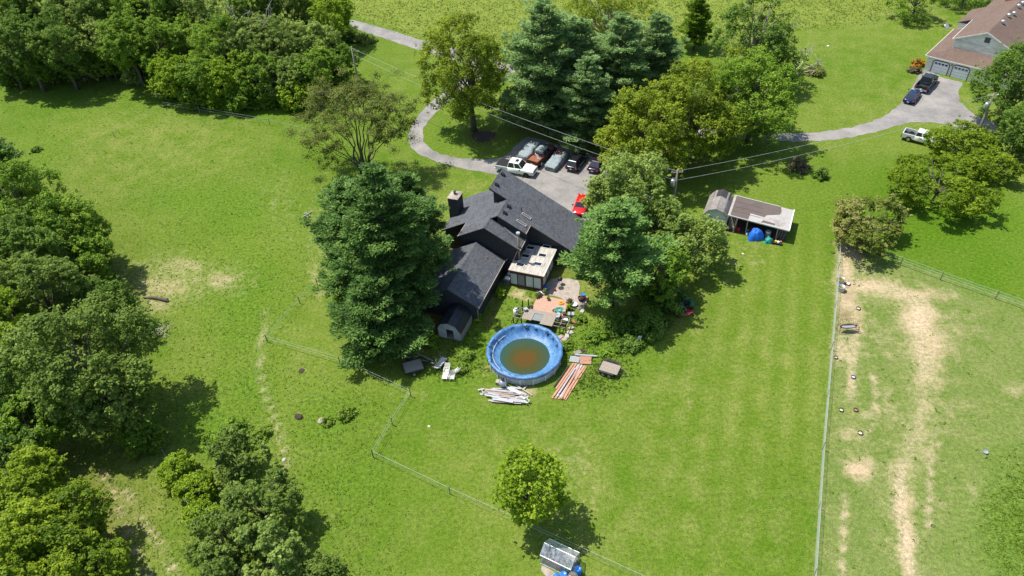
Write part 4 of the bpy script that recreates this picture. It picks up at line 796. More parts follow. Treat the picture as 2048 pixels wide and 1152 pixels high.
dead_tree(1588, 150, [(1625, 95, 3), (1640, 125, 2), (1605, 100, 4), (1632, 140, 1)], 'fallen bare tree limbs beside the dark low tree')

# --- undergrowth round the yard
UG = 'undergrowth around the patio and pool'
for px, py, r_, h_, lf, lab in ((1242, 644, 38, 2.4, 'dark', 'vine-covered undergrowth mound below the bright pine'), (1295, 640, 48, 3.2, 'dark', 'dark undergrowth mound beside the tractor'), (1335, 590, 44, 4.0, 'dark', 'tall dark shrub between tractor and bright pine'), (1190, 668, 26, 1.0, 'green', 'green weedy mound right of the pool steps'), (1262, 686, 30, 1.2, 'dark', 'green weedy mound behind the small trailer'), (1160, 636, 16, .8, 'weed', 'weedy shrub beside the deck frame'),
    (1300, 560, 50, 3.4, 'green', 'green shrub behind the tractor'), (1130, 690, 16, .8, 'weed', 'low weeds beside the pool ladder end'), (1212, 708, 16, .5, 'green', 'low weeds above the small trailer'), (862, 680, 22, 1.2, 'green', 'shaded weeds at the barn front'), (935, 710, 18, .8, 'weed', 'weedy clump left of the pool'), (925, 735, 16, .7, 'weed', 'weedy clump beside the patio chairs'), (1022, 560, 9, .5, 'weed', 'low greenery under the sunroom doors'), (1052, 566, 9, .5, 'weed', 'low greenery at the sunroom corner'),
    (690, 826, 22, 1.1, 'weed', 'leafy weed clump in the pasture, larger one'), (655, 842, 15, .8, 'weed', 'leafy weed clump by the grey stone in the pasture'), (470, 858, 34, 1.2, 'green', 'weedy thicket at the head of the grey trees'), (430, 880, 30, 1.4, 'green', 'weedy thicket left of the grey trees'), (520, 870, 26, 1.0, 'weed', 'weedy thicket beside the worn path'), (70, 298, 12, .9, 'dark', 'dark thistle clump in the pasture corner')):
    bush(px, py, r_, h_, lf, lab, group=UG if px > 800 else None)

# ------------------------------------------------------------------ loose growth on the ground, nobody could count it
def tufts(name, label, region, n, size, leafm, blades=3, lean=.55, seed=3, wide=.35, tall=1.0):
    "region: function of photo pixel arrays -> bool; scattered evenly as the photo sees it"
    rng = np.random.default_rng(seed); x0, x1, y0, y1 = region[0]; px = rng.uniform(x0, x1, n); py = rng.uniform(y0, y1, n)
    ok = region[1](px, py); px, py = px[ok], py[ok]
    d = np.stack([px - 1024, py - 576, np.full(len(px), FPX)], 1) @ RW.T; t = -CAM_H / d[:, 2]; P = np.stack([d[:, 0] * t, d[:, 1] * t, np.zeros(len(px))], 1)
    k = np.repeat(np.arange(len(P)), blades); m = len(k); s = size * rng.uniform(.6, 1.5, (len(P), 1))[k] * rng.uniform(.7, 1.2, (m, 1))
    T = unit(rng.normal(0, lean, (m, 3)) * np.array([1, 1, .2]) + np.array([0, 0, 1.0])); B = unit(np.cross(T, rng.normal(size=(m, 3)))); Q = P[k] + rng.normal(0, .5, (m, 3)) * s * np.array([1, 1, 0])
    V = np.stack([Q - B * s * wide * .5, Q + T * s * .55 * tall - B * s * wide, Q + T * s * 1.1 * tall, Q + T * s * .45 * tall + B * s * wide], 1).reshape(-1, 3)
    tv = np.clip(np.repeat(rng.uniform(.1, .9, len(P)), blades) + rng.normal(0, .12, m), 0, 1)
    o = link(name, np_mesh(name, V, np.arange(4 * m).reshape(-1, 4), dict(tint=np.repeat(tv, 4))), L_[leafm]); return tag(o, label, 'grass', None, 'stuff')
asph = lambda x, y: (y > curve(x, [(700, 70), (850, 95), (1000, 140), (1040, 160)]))
def past(x, y):
    return (x + np.random.default_rng(15).normal(0, 45, len(x)) * (y > 640) < curve(y, [(140, 560), (230, 640), (330, 640), (600, 640), (690, 540), (800, 800), (920, 745), (1152, 760)])) & (y > curve(x, [(0, 190), (250, 120), (400, 205), (700, 230)]))
tufts('pasture_grass', 'lumpy grazed grass tufts of the left pasture', ((0, 820, 120, 1152), past), 26000, .15, 'turf', 2, 2.2, 3, .8, .5)
tufts('meadow_grass', 'tall pale meadow grass along the top', ((640, 1960, -20, 120), lambda x, y: y < curve(x, MEADOW) + np.random.default_rng(14).normal(0, 4, len(x))), 22000, .28, 'straw', 2, 1.6, 4, .4, .8)
def lusher(x, y): return (np.exp(-((x - 1190) / 95) ** 2 - ((y - 690) / 55) ** 2) + np.exp(-((x - 1030) / 70) ** 2 - ((y - 640) / 60) ** 2) * .5 + np.exp(-((x - 930) / 70) ** 2 - ((y - 715) / 45) ** 2) + np.exp(-((x - 1180) / 70) ** 2 - ((y - 760) / 30) ** 2)) > np.random.default_rng(8).uniform(.15, 1.2, len(x))
tufts('yard_weeds', 'rank weeds growing round the pool and decks', ((820, 1320, 560, 830), lusher), 9000, .18, 'turf', 3, 1.6, 6, .6)
tufts('paddock_weeds', 'rank green weeds in the lower right paddock corner', ((1880, 2300, 830, 1230), lambda x, y: ((x - 2110) / 150) ** 2 + ((y - 1050) / 165) ** 2 < np.random.default_rng(9).uniform(.0, 1.25, len(x))), 13000, .16, 'weed', 3, 1.8, 7, .8, .5)
tufts('woodside_weeds', 'tall weeds at the foot of the woods', ((0, 720, 100, 230), lambda x, y: np.abs(y - curve(x, [(0, 165), (250, 140), (330, 180), (400, 205), (620, 205), (700, 170)])) < np.random.default_rng(10).uniform(2, 16, len(x))), 14000, .4, 'turf', 3, 1.0, 11, .35)
tufts('lawn_grass', 'short mown grass of the back lawn', ((560, 1690, 360, 1152), lambda x, y: (x > curve(y, [(360, 1400), (480, 1400), (640, 1300), (780, 820), (920, 745), (1152, 760)])) & (x < curve(y, [(380, 1685), (540, 1676), (1152, 1628)]))), 14000, .08, 'turf', 2, 1.8, 12, .8, .5)
tufts('scattered_thistles', 'dark thistle rosettes dotted over paddock and pasture', ((100, 2048, 250, 1150), lambda x, y: ((x > curve(y, [(380, 1700), (1152, 1645)])) & (y > curve(x, [(1670, 500), (2048, 620)]))) | ((x < 560) & (y > 250) & (y < 560))), 900, .16, 'dark', 6, 1.3, 13, .5, .6)
#@@PROPS
# ------------------------------------------------------------------ swimming pool
pc = G(1049, 700, 1.3); pool = thing('swimming_pool', (pc.x, pc.y, 0), 0, 'round above-ground pool with blue liner and stagnant brown-green water', 'swimming pool')
PR = 4.02; NS = 18
def liner_material():
    t = NT('blue_pool_liner'); v = t.obj(); n1 = t.noise(.8, 4, .6, v, 1.2); mp = t.n('Mapping'); mp.inputs['Scale'].default_value = (1, 1, .3); t.set(mp.inputs[0], v); n2 = t.noise(3.5, 4, .7, mp.outputs[0], .8)
    col = t.mix(t.ramp(n1, .35, .65), (.045, .135, .30), (.095, .225, .42)); col = t.mix(t.ramp(n2, .58, .75), col, (.30, .46, .66)); col = t.mix(t.ramp(n2, .36, .25), col, (.015, .05, .13))
    return t.principled(col, .42, 0, .4, t.bump(n2, .6, .08))
M['liner'] = liner_material()
def water_material():
    t = NT('stagnant_water'); v = t.obj(); sep = t.n('SeparateXYZ'); t.set(sep.inputs[0], v)
    off = t.n('VectorMath', operation='ADD'); t.set(off.inputs[0], v); off.inputs[1].default_value = (-.15, .25, 0); ln = t.n('VectorMath', operation='LENGTH'); mp = t.n('Mapping'); mp.inputs['Scale'].default_value = (1, 1, 0); t.set(mp.inputs[0], off.outputs[0]); t.set(ln.inputs[0], mp.outputs[0])
    rr = t.math('ADD', ln.outputs['Value'], t.math('MULTIPLY', t.math('SUBTRACT', t.noise(.9, 5, .6, v), .5), 1.3))
    col = t.mix(t.ramp(rr, 1.15, 1.4), (.085, .047, .004), (.052, .055, .009)); col = t.mix(t.ramp(rr, 1.7, 2.7), col, (.026, .066, .042))
    return t.principled(col, .08, 0, .35, t.bump(t.noise(1.5, 2, .5, v), .03, .02))
M['poolwater'] = water_material()
for i in range(NS):
    a0, a1 = 2 * math.pi * i / NS, 2 * math.pi * (i + 1) / NS; b = MB(); P = [(PR * math.cos(a0 + (a1 - a0) * k / 3), PR * math.sin(a0 + (a1 - a0) * k / 3)) for k in range(4)]
    b.add([(x, y, 0) for x, y in P] + [(x, y, 1.28) for x, y in P], [(k, k + 1, 5 + k, 4 + k) for k in range(3)]).build('wall_panel', 'poolwall', pool)
    MB().beam((PR * 1.012 * math.cos(a0), PR * 1.012 * math.sin(a0), 0), (PR * 1.012 * math.cos(a0), PR * 1.012 * math.sin(a0), 1.26), .14, .07, (math.cos(a0), math.sin(a0), 0)).build('upright', 'trim', pool)
rngp = np.random.default_rng(4); N_ = 96; prof = [(1.045, 1.02), (1.055, 1.2), (1.05, 1.31), (1.0, 1.36), (.965, 1.32), (.945, 1.12), (.91, .88), (.86, .66), (.80, .50), (.73, .38), (.66, .28), (.4, .15), (.02, .1)]
V = []
for j, (r, z) in enumerate(prof):
    for k in range(N_):
        a = 2 * math.pi * k / N_; wob = (.022 * math.sin(9 * a + j * .3) + .017 * math.sin(23 * a + .5 * j) + .012 * math.sin(41 * a) + .012 * rngp.normal()) if 3 < j < 11 else .006 * math.sin(18 * a)
        if j == 0: wob += .0; z_ = z + .05 * math.sin(NS * a) + .03 * rngp.normal()
        else: z_ = z + wob * 1.2
        V.append((PR * (r + wob) * math.cos(a), PR * (r + wob) * math.sin(a), z_))
Q = [(j * N_ + k, j * N_ + (k + 1) % N_, (j + 1) * N_ + (k + 1) % N_, (j + 1) * N_ + k) for j in range(len(prof) - 1) for k in range(N_)]
me = bpy.data.meshes.new('liner'); me.from_pydata(V, [], Q); me.polygons.foreach_set('use_smooth', [True] * len(Q)); me.update(); link('liner', me, 'liner', pool)
wl = MB().lathe((0, 0, 0), [(.76 * PR, .325), (.5 * PR, .326), (.001, .327)], 64).build('water', 'poolwater', pool, True); wl.location = (-.05, -.12, 0)
b = MB(); b.tube([(PR * .88 * math.cos(a), PR * .88 * math.sin(a), .84) for a in np.linspace(2.2, 4.6, 30)], .025, 5); b.build('cover_cable', 'trim', pool)
for a in (.15, .45, .75, 1.15, 1.45): MB().lathe((PR * .93 * math.cos(a), PR * .93 * math.sin(a), 1.1), [(.02, -.02), (.26, .0), (.22, .07), (.001, .1)], 10, 1, .55).build('puddle_fold', 'black', pool)

# ------------------------------------------------------------------ decks and yard furniture
def boards(par, u0, u1, v0, v1, z, along, w_, m, name='board', gap=.012):
    n = int(round(((v1 - v0) if along == 'u' else (u1 - u0)) / w_)); step = ((v1 - v0) if along == 'u' else (u1 - u0)) / n
    for i in range(n):
        c = i * step + step / 2
        if along == 'u': MB().box(((u0 + u1) / 2, -(v0 + c), z), (u1 - u0, step - gap, .035)).build(name, m, par)
        else: MB().box((u0 + c, -(v0 + v1) / 2, z), (step - gap, v1 - v0, .035)).build(name, m, par)
dk = thing('composite_deck', HO, HA, 'low terracotta-coloured deck between patio and pool', 'deck')
boards(dk, 5.15, 9.05, 2.45, 5.5, .42, 'u', .15, 'deck')
for v in (2.47, 5.48): MB().beam((5.15, -v, .28), (9.05, -v, .28), .05, .22).build('rim_joist', 'brownwood', dk)
for u in (5.17, 9.03): MB().beam((u, -2.5, .28), (u, -5.45, .28), .05, .22).build('rim_joist', 'brownwood', dk)
for u in (5.4, 7.1, 8.8):
    for v in (2.7, 5.2): MB().beam((u, -v, 0), (u, -v, .3), .12, .12).build('leg', 'darkwood', dk)
wd_ = thing('weathered_deck', HO, HA, 'weathered grey timber deck touching the pool rim', 'deck')
boards(wd_, 4.75, 8.55, 5.62, 6.2, .95, 'u', .145, 'greywood'); boards(wd_, 4.7, 5.9, 6.2, 7.5, .95, 'v', .14, 'greywood'); boards(wd_, 7.0, 8.5, 6.2, 7.75, .95, 'v', .14, 'greywood')
MB().box((6.45, -6.75, .9), (1.05, 1.1, .03)).build('mat', 'screen', wd_)
for u in (3.7, 4.7, 5.9, 7.0, 8.5, 9.3, 10.1): MB().beam((u, -5.7, .84), (u, -7.5, .84), .05, .16).build('joist', 'greywood' if u in (3.7, 9.3, 10.1) else 'darkwood', wd_)
for v in (5.7, 6.3, 6.9, 7.5): MB().beam((3.7, -v, .86), (4.7, -v, .86), .05, .14).build('joist', 'greywood', wd_); MB().beam((8.5, -v, .86), (10.1, -v, .86), .05, .14).build('joist', 'greywood', wd_)
for u, v, h in ((4.2, 5.5, 1.9), (4.75, 4.95, 1.7), (9.0, 5.75, 1.6), (10.15, 5.65, 1.9), (10.1, 7.55, 1.9), (9.4, 7.6, 1.3), (8.5, 7.6, 1.0), (4.7, 7.5, 1.0), (3.7, 5.7, .9), (3.7, 7.5, .9)): MB().beam((u, -v, 0), (u, -v, h), .1, .1).build('post', 'darkwood', wd_)
def pot(u, v, z, r, h, m, lab, plant=None, name='plant_pot'):
    t = thing(name, HW(u, v, z), 0, lab, 'pot', 'pots on the decks'); MB().lathe((0, 0, 0), [(r * .7, 0), (r, h), (r * 1.08, h), (r * 1.08, h * .88), (r * .9, h * .86)], 14).build('body', m, t); MB().lathe((0, 0, 0), [(r * .88, h * .84), (.001, h * .85)], 12).build('soil', 'soil', t)
    if plant: SEED[0] += 1; sm, cm = bush_meshes(SEED[0], r * 1.5, h * 1.8, 2500, .05); c = link('plant', cm, L_[plant], t); c.location = (0, 0, h * .8)
for a in ((5.25, 2.0, .05, .24, .35, 'white', 'white pot beside the sunroom corner'), (5.35, 2.5, .44, .26, .3, 'black', 'black pot on the deck edge by the sunroom'), (5.15, 2.95, .44, .22, .3, 'terracotta', 'terracotta pot on the deck corner', 'weed'), (5.55, 2.75, .44, .15, .22, 'soil', 'small dark pot among the deck corner pots'), (5.2, 1.45, .05, .2, .3, 'terracotta', 'terracotta pot tight by the glass doors'), (5.6, 1.05, .05, .28, .5, 'blue', 'blue tub outside the sunroom'), (5.75, 1.55, .05, .2, .4, 'greywood', 'tan pot with pale plant outside the sunroom', 'olive'),
    (9.2, 2.75, .05, .3, .5, 'rustdark', 'dark pot at the patio edge of the deck', 'russet'), (9.75, 2.75, .05, .36, .35, 'white', 'wide white bowl pot right of the deck'), (9.35, 3.55, .05, .3, .45, 'black', 'black pot with green plant right of the deck', 'bright'), (10.25, 1.6, .05, .36, .5, 'rustdark', 'large brown pot on the concrete pad'), (10.6, 1.3, .05, .2, .4, 'maroon', 'maroon pot on the concrete pad'), (10.3, .75, .05, .24, .3, 'blue', 'blue bowl behind the pad pots'), (9.0, 4.6, .44, .2, .3, 'metal', 'grey bucket at the deck edge'), (9.15, 5.0, .44, .22, .35, 'rustdark', 'dark pot beside the coiled hose'), (8.5, 5.4, .44, .26, .4, 'metal', 'pale blue-grey bucket at the deck corner'), (8.75, 6.3, .97, .24, .4, 'metal', 'blue-grey bucket on the weathered deck'), (4.75, 6.1, .97, .24, .35, 'metal', 'grey bucket at the left end of the weathered deck'), (5.0, 5.55, .97, .18, .25, 'black', 'small black pot by the deck posts'), (5.35, 5.45, .97, .18, .25, 'black', 'black pot nearest the terracotta deck corner'), (6.6, 3.0, .44, .16, .25, 'terracotta', 'small planter standing alone on the deck', 'tan'), (9.5, 5.6, .0, .26, .35, 'white', 'white bowl below the deck frame'), (9.1, 6.0, .0, .22, .4, 'soil', 'dark pot below the deck frame')): pot(*a)
def coil(u, v, z, r, n, m, lab, cat='hose', wr_=.03):
    rng = np.random.default_rng(int(u * 100)); t = thing('coiled_hose', HW(u, v, z), 0, lab, cat); pts = []
    for i in range(n * 14): a = 2 * math.pi * i / 14; rr = r * (.55 + .45 * math.sin(i * .37) ** 2) ; pts.append((rr * math.cos(a) + rng.normal(0, .03), rr * math.sin(a) * .85 + rng.normal(0, .03), .03 + .012 * i / 14))
    MB().tube(pts, wr_, 5).build('hose', m, t)
coil(8.35, 4.35, .44, .5, 7, 'teal', 'tangled teal garden hose on the deck', wr_=.04); coil(7.95, 4.6, .44, .34, 3, 'iron', 'dark hose loop beside the teal hose'); coil(8.25, 3.15, .44, .3, 8, 'orange', 'orange-yellow coiled rope on the deck', 'rope', .05)
t = thing('kettle_grill', HW(7.0, -.65), 0, 'black kettle grill on the concrete patio', 'grill'); MB().lathe((0, 0, .55), [(.05, 0), (.24, .1), (.3, .26), (.31, .3)], 16).build('bowl', 'black', t, True); MB().lathe((0, 0, .86), [(.31, 0), (.29, .12), (.16, .24), (.001, .27)], 16).build('lid', 'black', t, True); MB().cyl((0, 0, 1.12), .03, .08, 8).build('handle', 'greywood', t)
for a in (0, 2.1, 4.2): MB().tube([(.15 * math.cos(a), .15 * math.sin(a), .62), (.3 * math.cos(a), .3 * math.sin(a), 0)], .02, 6).build('leg', 'metal', t)
t = thing('patio_mat', HW(7.35, .1, .051), 0, 'round dark mat beside the grill', 'mat'); MB().lathe((0, 0, 0), [(.36, 0), (.36, .02), (.001, .022)], 18).build('pad', 'iron', t)
t = thing('lantern', HW(6.75, .75, .05), 0, 'small maroon lantern on the patio', 'lantern'); MB().lathe((0, 0, 0), [(.12, 0), (.14, .05), (.1, .1), (.1, .3), (.14, .32), (.03, .4), (.001, .42)], 10).build('body', 'maroon', t)
t = thing('propane_cylinder', HW(3.55, 6.1), HA, 'white upright tank left of the weathered deck', 'tank'); MB().lathe((0, 0, 0), [(.25, 0), (.32, .1), (.32, .7), (.25, .85), (.08, .92), (.08, 1.0), (.001, 1.0)], 16).build('body', 'white', t, True); MB().lathe((0, 0, .9), [(.16, 0), (.16, .16), (.13, .16), (.13, 0)], 12).build('collar', 'trim', t)
for i, (u, v) in enumerate(((.65, .95), (.7, .05))):
    t = thing('heat_pump', HW(u, v), HA, ('air-conditioning unit nearest the sliding doors', 'air-conditioning unit behind the other beside the sunroom')[i], 'air conditioner'); MB().box((0, 0, .42), (.72, .72, .8)).build('cabinet', 'metal', t); MB().lathe((0, 0, .825), [(.3, 0), (.3, .03), (.26, .03), (.26, .01), (.001, .012)], 18).build('fan_grille', 'white', t)
    for k in range(6): MB().box((0, -.365, .15 + k * .11), (.64, .012, .04)).build('louvre', 'iron', t)
rs = np.random.default_rng(12)
for i, (u, v) in enumerate([(10.35, 7.9), (10.2, 8.5), (9.9, 9.0), (10.5, 7.2), (10.45, 6.5), (10.6, 5.4), (9.5, 9.4), (9.7, 8.3), (10.7, 4.4), (10.9, 3.4)]):
    t = thing('edging_stone', HW(u, v), rs.uniform(0, 6), ['pale flat stone', 'broken concrete slab', 'reddish stone'][i % 3] + ' ' + ['by the pool side steps', 'below the deck frame post', 'nearest the pool wall', 'beside the frame end', 'under the outer deck post', 'at the corner of the deck frame', 'lowest of the rubble line', 'inside the rubble line', 'along the pad edge', 'by the concrete pad'][i], 'stone', 'rubble beside the deck')
    MB().loft([[(x * k * rs.uniform(.8, 1.2), y * k * rs.uniform(.8, 1.2), z) for x, y in ((-.32, -.22), (.3, -.25), (.36, .2), (-.1, .3), (-.36, .15))] for k, z in ((1, 0), (1, .12), (.8, .18))]).build('block', ['stone', 'concrete', 'brick'][i % 3], t)
t = thing('concrete_pad', HW(10.25, 1.9), HA, 'small concrete pad under the large brown pot', 'slab'); MB().box((0, 0, .05), (1.5, 2.4, .1)).build('slab', 'concrete', t)
t = thing('plastic_tub', HW(9.85, 4.45), HA + .3, 'pale grey plastic tub right of the deck', 'tub'); MB().loft([[(x * k, y * k, z) for x, y in ((-.35, -.25), (.35, -.25), (.35, .25), (-.35, .25))] for k, z in ((.85, 0), (1, .35))]).build('body', 'metal', t); MB().box((0, 0, .37), (.74, .54, .04)).build('lid', 'steel', t)

# --- lumber, pallets, trailers, chairs
def pile(name, lab, spec, base, seed):
    rng = np.random.default_rng(seed); o = G(*base); t = thing(name, o, 0, lab, 'lumber')
    for (x0, y0, x1, y1, w_, z, m) in spec:
        a, c = G(x0, y0) - o, G(x1, y1) - o; MB().beam((a.x, a.y, z + rng.uniform(0, .04)), (c.x, c.y, z + rng.uniform(0, .05)), w_, .04).build('board', m, t)
    return t
k_ = .06836
def zb(x, y): return 940 + x * k_, 750 + y * k_
P1 = [((300, 570), (1700, 690)), ((440, 500), (1600, 560)), ((700, 590), (1500, 790)), ((540, 760), (1600, 840)), ((640, 690), (1200, 760)), ((660, 410), (1100, 420)), ((450, 450), (1060, 490)), ((800, 540), (1720, 650)), ((700, 500), (1650, 600)), ((900, 640), (1580, 720)), ((1000, 190), (1060, 380)), ((1080, 380), (1600, 720)), ((1180, 380), (1500, 430)), ((1350, 320), (1820, 620)), ((1540, 460), (1660, 350)), ((1000, 330), (1500, 600)), ((340, 420), (390, 590)), ((240, 470), (420, 440)), ((560, 590), (1400, 700)), ((760, 640), (1560, 690)), ((620, 800), (1500, 870)), ((1200, 400), (1650, 620)), ((380, 540), (1300, 600)), ((1090, 80), (1050, 220))]
rbp = random.Random(4)
for _ in range(26):
    x0 = rbp.uniform(420, 1050); y0 = 430 + (x0 - 420) * .1 + rbp.uniform(0, 330); L0 = rbp.uniform(300, 760); sl = rbp.uniform(.02, .28); P1.append(((x0, y0), (min(1750, x0 + L0), min(860, y0 + sl * L0))))
pile('board_heap', 'jumbled heap of silvery old boards in front of the pool', [(*zb(*a), *zb(*c), (.2, .13, .17)[i % 3], .05 + .02 * (i // 3), 'white' if i in (11, 15) else ('paleboard', 'paleboard', 'greywood', 'paleboard', 'paleboard', 'paleboard', 'fascia')[i % 7]) for i, (a, c) in enumerate(P1)], (1010, 795), 1)
kz = .0955
def zr(x, y): return 1130 + x * kz, 700 + y * kz
P2 = []
for i in range(9):
    f = i / 8; P2.append((1152 - 14 + 22 * f + 12, 728 + 6 * f, 1104 + 26 * f, 797 + 4 * f - 4 * (i % 2), .2, .05 + .09 * (i % 2), 'redboard' if i not in (3, 5) else 'paleboard'))
P2 += [(1147, 729, 1112, 780, .2, .2, 'redboard'), (1158, 735, 1122, 800, .18, .22, 'redboard'), (1138, 732, 1108, 775, .16, .06, 'darkwood'), (1160, 742, 1128, 800, .18, .14, 'redboard'), (1150, 740, 1118, 790, .15, .26, 'paleboard')]
pile('plank_stack', 'long stack of reddish deck planks beside the pool', P2, (1130, 765), 2)
def pallet(px, py, rz, w_, d_, m, lab, name='pallet'):
    t = thing(name, G(px, py), rz, lab, 'pallet'); n = 8
    for i in range(n): MB().box((0, -d_ / 2 + d_ * (i + .5) / n, .135), (w_, d_ / n - .03, .025)).build('slat', m, t)
    for x in (-.45, 0, .45): MB().box((x * w_, 0, .06), (.08, d_, .12)).build('stringer', 'greywood', t)
pallet(1171, 722, rad(-8), 1.3, 1.15, 'redboard', 'pallet with reddish slats beside the plank stack'); pallet(1149, 720, rad(-15), 1.05, .9, 'paleboard', 'pale pallet left of the reddish one'); pallet(1155, 706, rad(20), .8, .5, 'stone', 'broken pale paving pieces above the pallets'); pallet(1166, 703, rad(-30), .7, .4, 'brownwood', 'small dark crate lid above the pallets')
t = thing('scrap_sheet', G(1172, 713), rad(-10), 'grey metal strip lying across the top of the pallets', 'sheet'); MB().box((0, 0, .2), (2.4, .22, .05)).build('strip', 'metal', t)
def wheel(par, x, y, z, r, w_, axis='y', rimm='rim'):
    d = Vector((0, w_ / 2, 0)) if axis == 'y' else Vector((w_ / 2, 0, 0)); c = Vector((x, y, z)); tw = MB().tube([c - d, c - d * .8, c + d * .8, c + d], [r * .9, r, r, r * .9], 16).build('wheel', 'rubber', par)
    MB().tube([c - d * 1.06, c + d * 1.06], r * .6, 12).build('rim', rimm, tw)
def trailer(rear, front, w_, L, deckm, lab, tandem, junk=0, z=.5):
    a, c = G(*rear, z), G(*front, z); d = (c - a); rz = math.atan2(d.y, d.x); mid = (a + c) / 2; t = thing('utility_trailer', (mid.x, mid.y, 0), rz, lab, 'trailer')
    n = 8
    for i in range(n): MB().box((0, -w_ / 2 + w_ * (i + .5) / n, z), (L, w_ / n - .015, .04)).build('deck_board', deckm, t)
    for y in (-w_ / 2 - .04, w_ / 2 + .04): MB().beam((-L / 2, y, z + .03), (L / 2, y, z + .03), .07, .16).build('side_rail', 'iron', t)
    for x in (-L / 2 - .04, L / 2 + .04): MB().beam((x, -w_ / 2, z + .03), (x, w_ / 2, z + .03), .07, .16).build('end_rail', 'iron', t)
    MB().beam((L / 2, -.4, z - .05), (L / 2 + .9, 0, z - .1), .08, .08).beam((L / 2, .4, z - .05), (L / 2 + .9, 0, z - .1), .08, .08).build('drawbar', 'iron', t)
    for x in ((-.42, .28) if tandem else (-.15,)):
        for s in (-1, 1): wheel(t, x, s * (w_ / 2 + .2), .31, .31, .19)
    for s in (-1, 1): MB().beam((-.85 if tandem else -.55, s * (w_ / 2 + .2), .66), (.7 if tandem else .25, s * (w_ / 2 + .2), .66), .22, .03).build('mudguard', 'iron', t)
    return t
trailer((1203, 731), (1236, 741), 1.5, 2.1, 'greywood', 'small tandem-axle trailer with bare plank deck on the lawn', True)
trailer((806, 738), (846, 727), 1.7, 2.1, 'greywood', 'weathered flatbed trailer under the pine', False)
for i, (p, q, lab) in enumerate((((806, 712), (868, 727), 'upper of two long poles lying behind the weathered trailer'), ((830, 705), (866, 722), 'shorter pole lying behind the weathered trailer'))):
    o = G(*p, .15); e = G(*q, .15) - o; t = thing('old_pole', (o.x, o.y, 0), 0, lab, 'pole'); MB().tube([(0, 0, .15), (e.x * .5, e.y * .5, .2), (e.x, e.y, .15)], [.1, .09, .08], 8).build('shaft', 'greywood', t)
t = thing('gas_bottle', G(817, 709), 0, 'round pale gas bottle behind the weathered trailer', 'tank'); MB().lathe((0, 0, .3), [(.15, 0), (.3, .1), (.33, .3), (.25, .48), (.06, .55), (.001, .6)], 14).build('body', 'steel', t, True); MB().cyl((0, 0, 0), .2, .34, 12).build('foot_ring', 'iron', t)
def lawn_chair(px, py, rz, lab, lounge=False, tip=0):
    t = thing('sun_lounger' if lounge else 'patio_chair', G(px, py), rz, lab, 'chair', 'old white garden chairs'); L = 1.5 if lounge else .55
    n = 7 if lounge else 4
    for i in range(n): MB().box((-L / 2 + L * (i + .5) / n, 0, .36), (L / n - .04, .52, .03)).build('slat', 'oldwhite', t)
    for s in (-1, 1): MB().beam((-L / 2, s * .28, .36), (L / 2, s * .28, .36), .05, .06).build('side_rail', 'oldwhite', t)
    ang = rad(38 if lounge else 70); p = Vector((-L / 2, 0, .36)); d = Vector((-math.cos(ang), 0, math.sin(ang)))
    for i in range(4): q = p + d * (.12 + .16 * i); MB().box(q, (.03, .52, .1), mtx=Matrix.Rotation(ang - math.pi / 2, 3, 'Y')).build('back_slat', 'oldwhite', t)
    for s in (-1, 1): MB().beam(p + Vector((0, s * .28, 0)), p + d * .72 + Vector((0, s * .28, 0)), .05, .05).build('back_frame', 'oldwhite', t); MB().beam((-L / 2, s * .3, .6), (-L / 2 + .5, s * .3, .58), .06, .04).build('armrest', 'oldwhite', t)
    for x in (-L / 2 + .06, L / 2 - .06):
        for s in (-1, 1): MB().beam((x, s * .26, 0), (x, s * .26, .36), .05, .05).build('leg', 'oldwhite', t)
lawn_chair(883, 729, rad(62), 'white slatted lounger nearest the barn', True); lawn_chair(892, 752, rad(-100), 'white lounger in the middle of the old chairs', True); lawn_chair(913, 746, rad(130), 'white chair tipped towards the pool weeds'); lawn_chair(904, 759, rad(-95), 'white chair lowest of the old chairs')
o = G(1006, 772); t = thing('pool_filter', o, 0, 'grey ball-shaped pool filter beside the board heap', 'pool filter'); MB().lathe((0, 0, 0), [(.3, 0), (.28, .12), (.42, .3), (.47, .55), (.4, .8), (.18, .92), (.12, .95), (.12, 1.05), (.001, 1.06)], 18).build('tank', 'metal', t, True); MB().lathe((.0, 0, 1.0), [(.18, 0), (.2, .1), (.1, .18), (.001, .2)], 12).build('valve', 'black', t)
t = thing('pump_box', G(996, 767), rad(-20), 'beige pump housing beside the ball-shaped filter', 'pump'); MB().box((0, 0, .2), (.42, .5, .4)).build('housing', 'concrete', t); MB().tube([(.1, -.1, .3), (.5, -.2, .35)], .07, 8).build('pipe', 'black', t)
t = thing('scrap_bucket', G(1054, 806), 0, 'pale bucket with weeds at the low end of the board heap', 'bucket'); MB().lathe((0, 0, 0), [(.2, 0), (.26, .35), (.22, .35), (.18, .05), (.001, .06)], 12).build('body', 'white', t); SEED[0] += 1; sm, cm = bush_meshes(SEED[0], .45, .5, 900, .07); link('plant', cm, L_['olive'], t)

